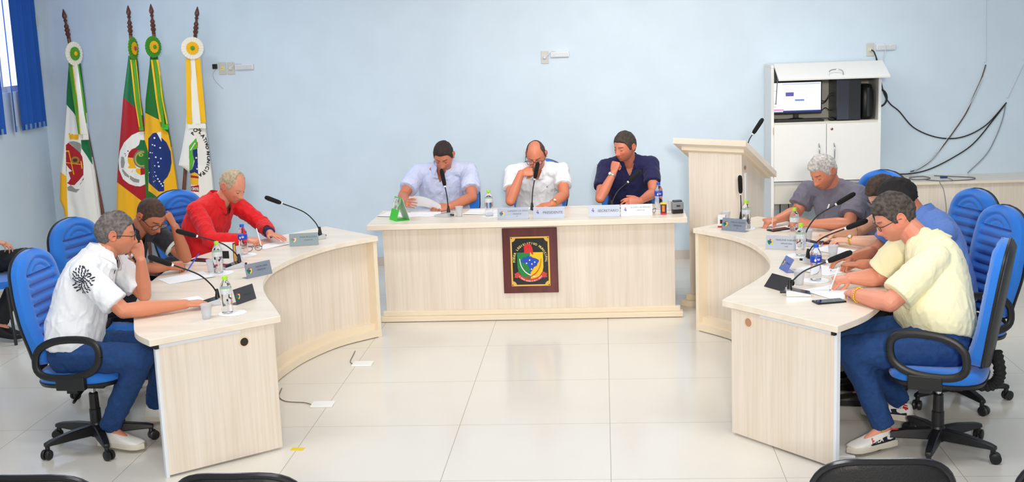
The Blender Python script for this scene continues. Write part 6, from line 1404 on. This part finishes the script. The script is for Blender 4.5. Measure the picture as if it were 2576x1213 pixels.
# sheet held by the reader
V_ = []; F_ = []
for j in range(13):
    for i in range(13):
        u_, v_ = i/12, j/12; A = Vector((-1.555,9.50,0.90)); B = Vector((-1.30,9.46,0.835)); Cc = Vector((-1.56,9.64,0.80))
        p = A+(B-A)*u_+(Cc-A)*v_*0.75+Vector((0,0,0.03*sin(pi*u_)-0.02*v_)); V_.append(p)
n_ = len(V_); V_ += [p+Vector((0,0.0012,0.0012)) for p in V_]
for j in range(12):
    for i in range(12): a = j*13+i; F_.append((a,a+1,a+14,a+13)); F_.append((a+n_,a+13+n_,a+14+n_,a+1+n_))
tag(MB().add(V_, F_).build('paper_sheet', DOILY), 'curled white sheet held up by the person in light blue', 'paper', 'paper sheets')
# ---------------------------------------------------------------- black chairs of the public
def audience_chair():
    t = thing('audience_chair', 'black plastic chair', 'chair', group='black audience chairs in the foreground')
    def ring(y, g, zt):
        pts = []
        for k in range(40):
            a = 2*pi*k/40; ca, sa = cos(a), sin(a); x = (0.225+g)*math.copysign(abs(ca)**0.55,ca); z = 0.62+(0.20+g)*math.copysign(abs(sa)**0.6,sa)+zt
            pts.append((x, y-0.05*(z-0.45)/0.4+0.05*(1-(x/0.24)**2)*-1+0.04, z))
        return pts
    MB().loft([ring(-0.008,-0.10,0), ring(-0.012,-0.02,0), ring(-0.008,-0.004,0), ring(0.004,0,0), ring(0.016,-0.006,0), ring(0.018,-0.10,0)]).build('back_shell', mat('shell_dark',(20,20,24),0.55,bump=0.2,bump_scale=150), t, angle=60)
    MB().loft([ring(0.016,-0.014,0), ring(0.036,-0.018,0), ring(0.046,-0.04,0), ring(0.048,-0.14,0)]).build('back_cushion', FAB, t, angle=60)
    MB().tube([ring(-0.002,0.002,0)[k] for k in range(40)]+[ring(-0.002,0.002,0)[0]], 0.011, 8, caps=False).build('rim', mat('rim_gloss',(30,30,34),0.22), t)
    MB().loft([[(0.24*math.copysign(abs(cos(a))**0.6,cos(a)), 0.28+0.22*math.copysign(abs(sin(a))**0.6,sin(a)), z) for a in [2*pi*k/32 for k in range(32)]] for z in (0.41,0.46)]).build('seat', FAB, t, angle=40)
    for s_ in (-1,1):
        MB().tube([(s_*0.20,-0.02,0.50),(s_*0.20,0.02,0.40),(s_*0.20,0.10,0.39)],0.012,8).build('back_support', BLACK, t)
        for y in (0.08,0.46): MB().tube([(s_*0.20,y,0.42),(s_*0.215,y+(0.03 if y > 0.2 else -0.05),0.0)],0.012,8).build('leg', BLACK, t)
    return t
ac = audience_chair(); ac.location = (-1.88,3.66,0.0); ac.scale = (1,1,1.045); ac['label'] = 'black foreground chair back in the bottom left corner'
for x, y, sc_, lb in ((-1.20,3.66,1.045,'black foreground chair back right of the bottom left one'),(0.84,3.70,1.06,'large black foreground chair back below the right desk'),(1.47,3.70,1.06,'black foreground chair back in the bottom right corner')): dup(ac, (x,y,0.0), 0, lb).scale = (1,1,sc_)
bc = dup(ac, (-4.90,8.75,0.0), radians(-90), 'black chair under the person cut off at the left edge')
pE = person('black_outfit', 'person in black cut off by the left edge, hand on raised knee', dict(pelvis=(-4.92,8.95,.56), neck=(-4.98,8.95,1.05), head=(-4.93,8.95,1.21), fwd=(1,-0.1,0), shR=(-4.97,8.76,1.0), shL=(-4.97,9.14,1.0),
    elR=(-4.86,8.66,.76), wrR=(-4.64,8.80,.745), elL=(-4.98,9.24,.76), wrL=(-4.88,9.10,.70), hipR=(-4.90,8.85,.54), hipL=(-4.90,9.05,.54), kneeR=(-4.43,8.90,.60), kneeL=(-4.46,9.08,.53), ankR=(-4.62,8.72,.12), ankL=(-4.52,9.02,.12), toeR=(-4.47,8.66,.1), toeL=(-4.36,9.0,.1)),
    skin=(214,146,112), shirt=(30,30,34), headfwd=(1,-0.1,-0.1), handR=((0.95,0.25,-0.2),(0.2,0,1),'relaxed'), handL=((0.9,-0.3,-0.1),(0,0,1),'relaxed'), seed=23.0, vox=0.006)
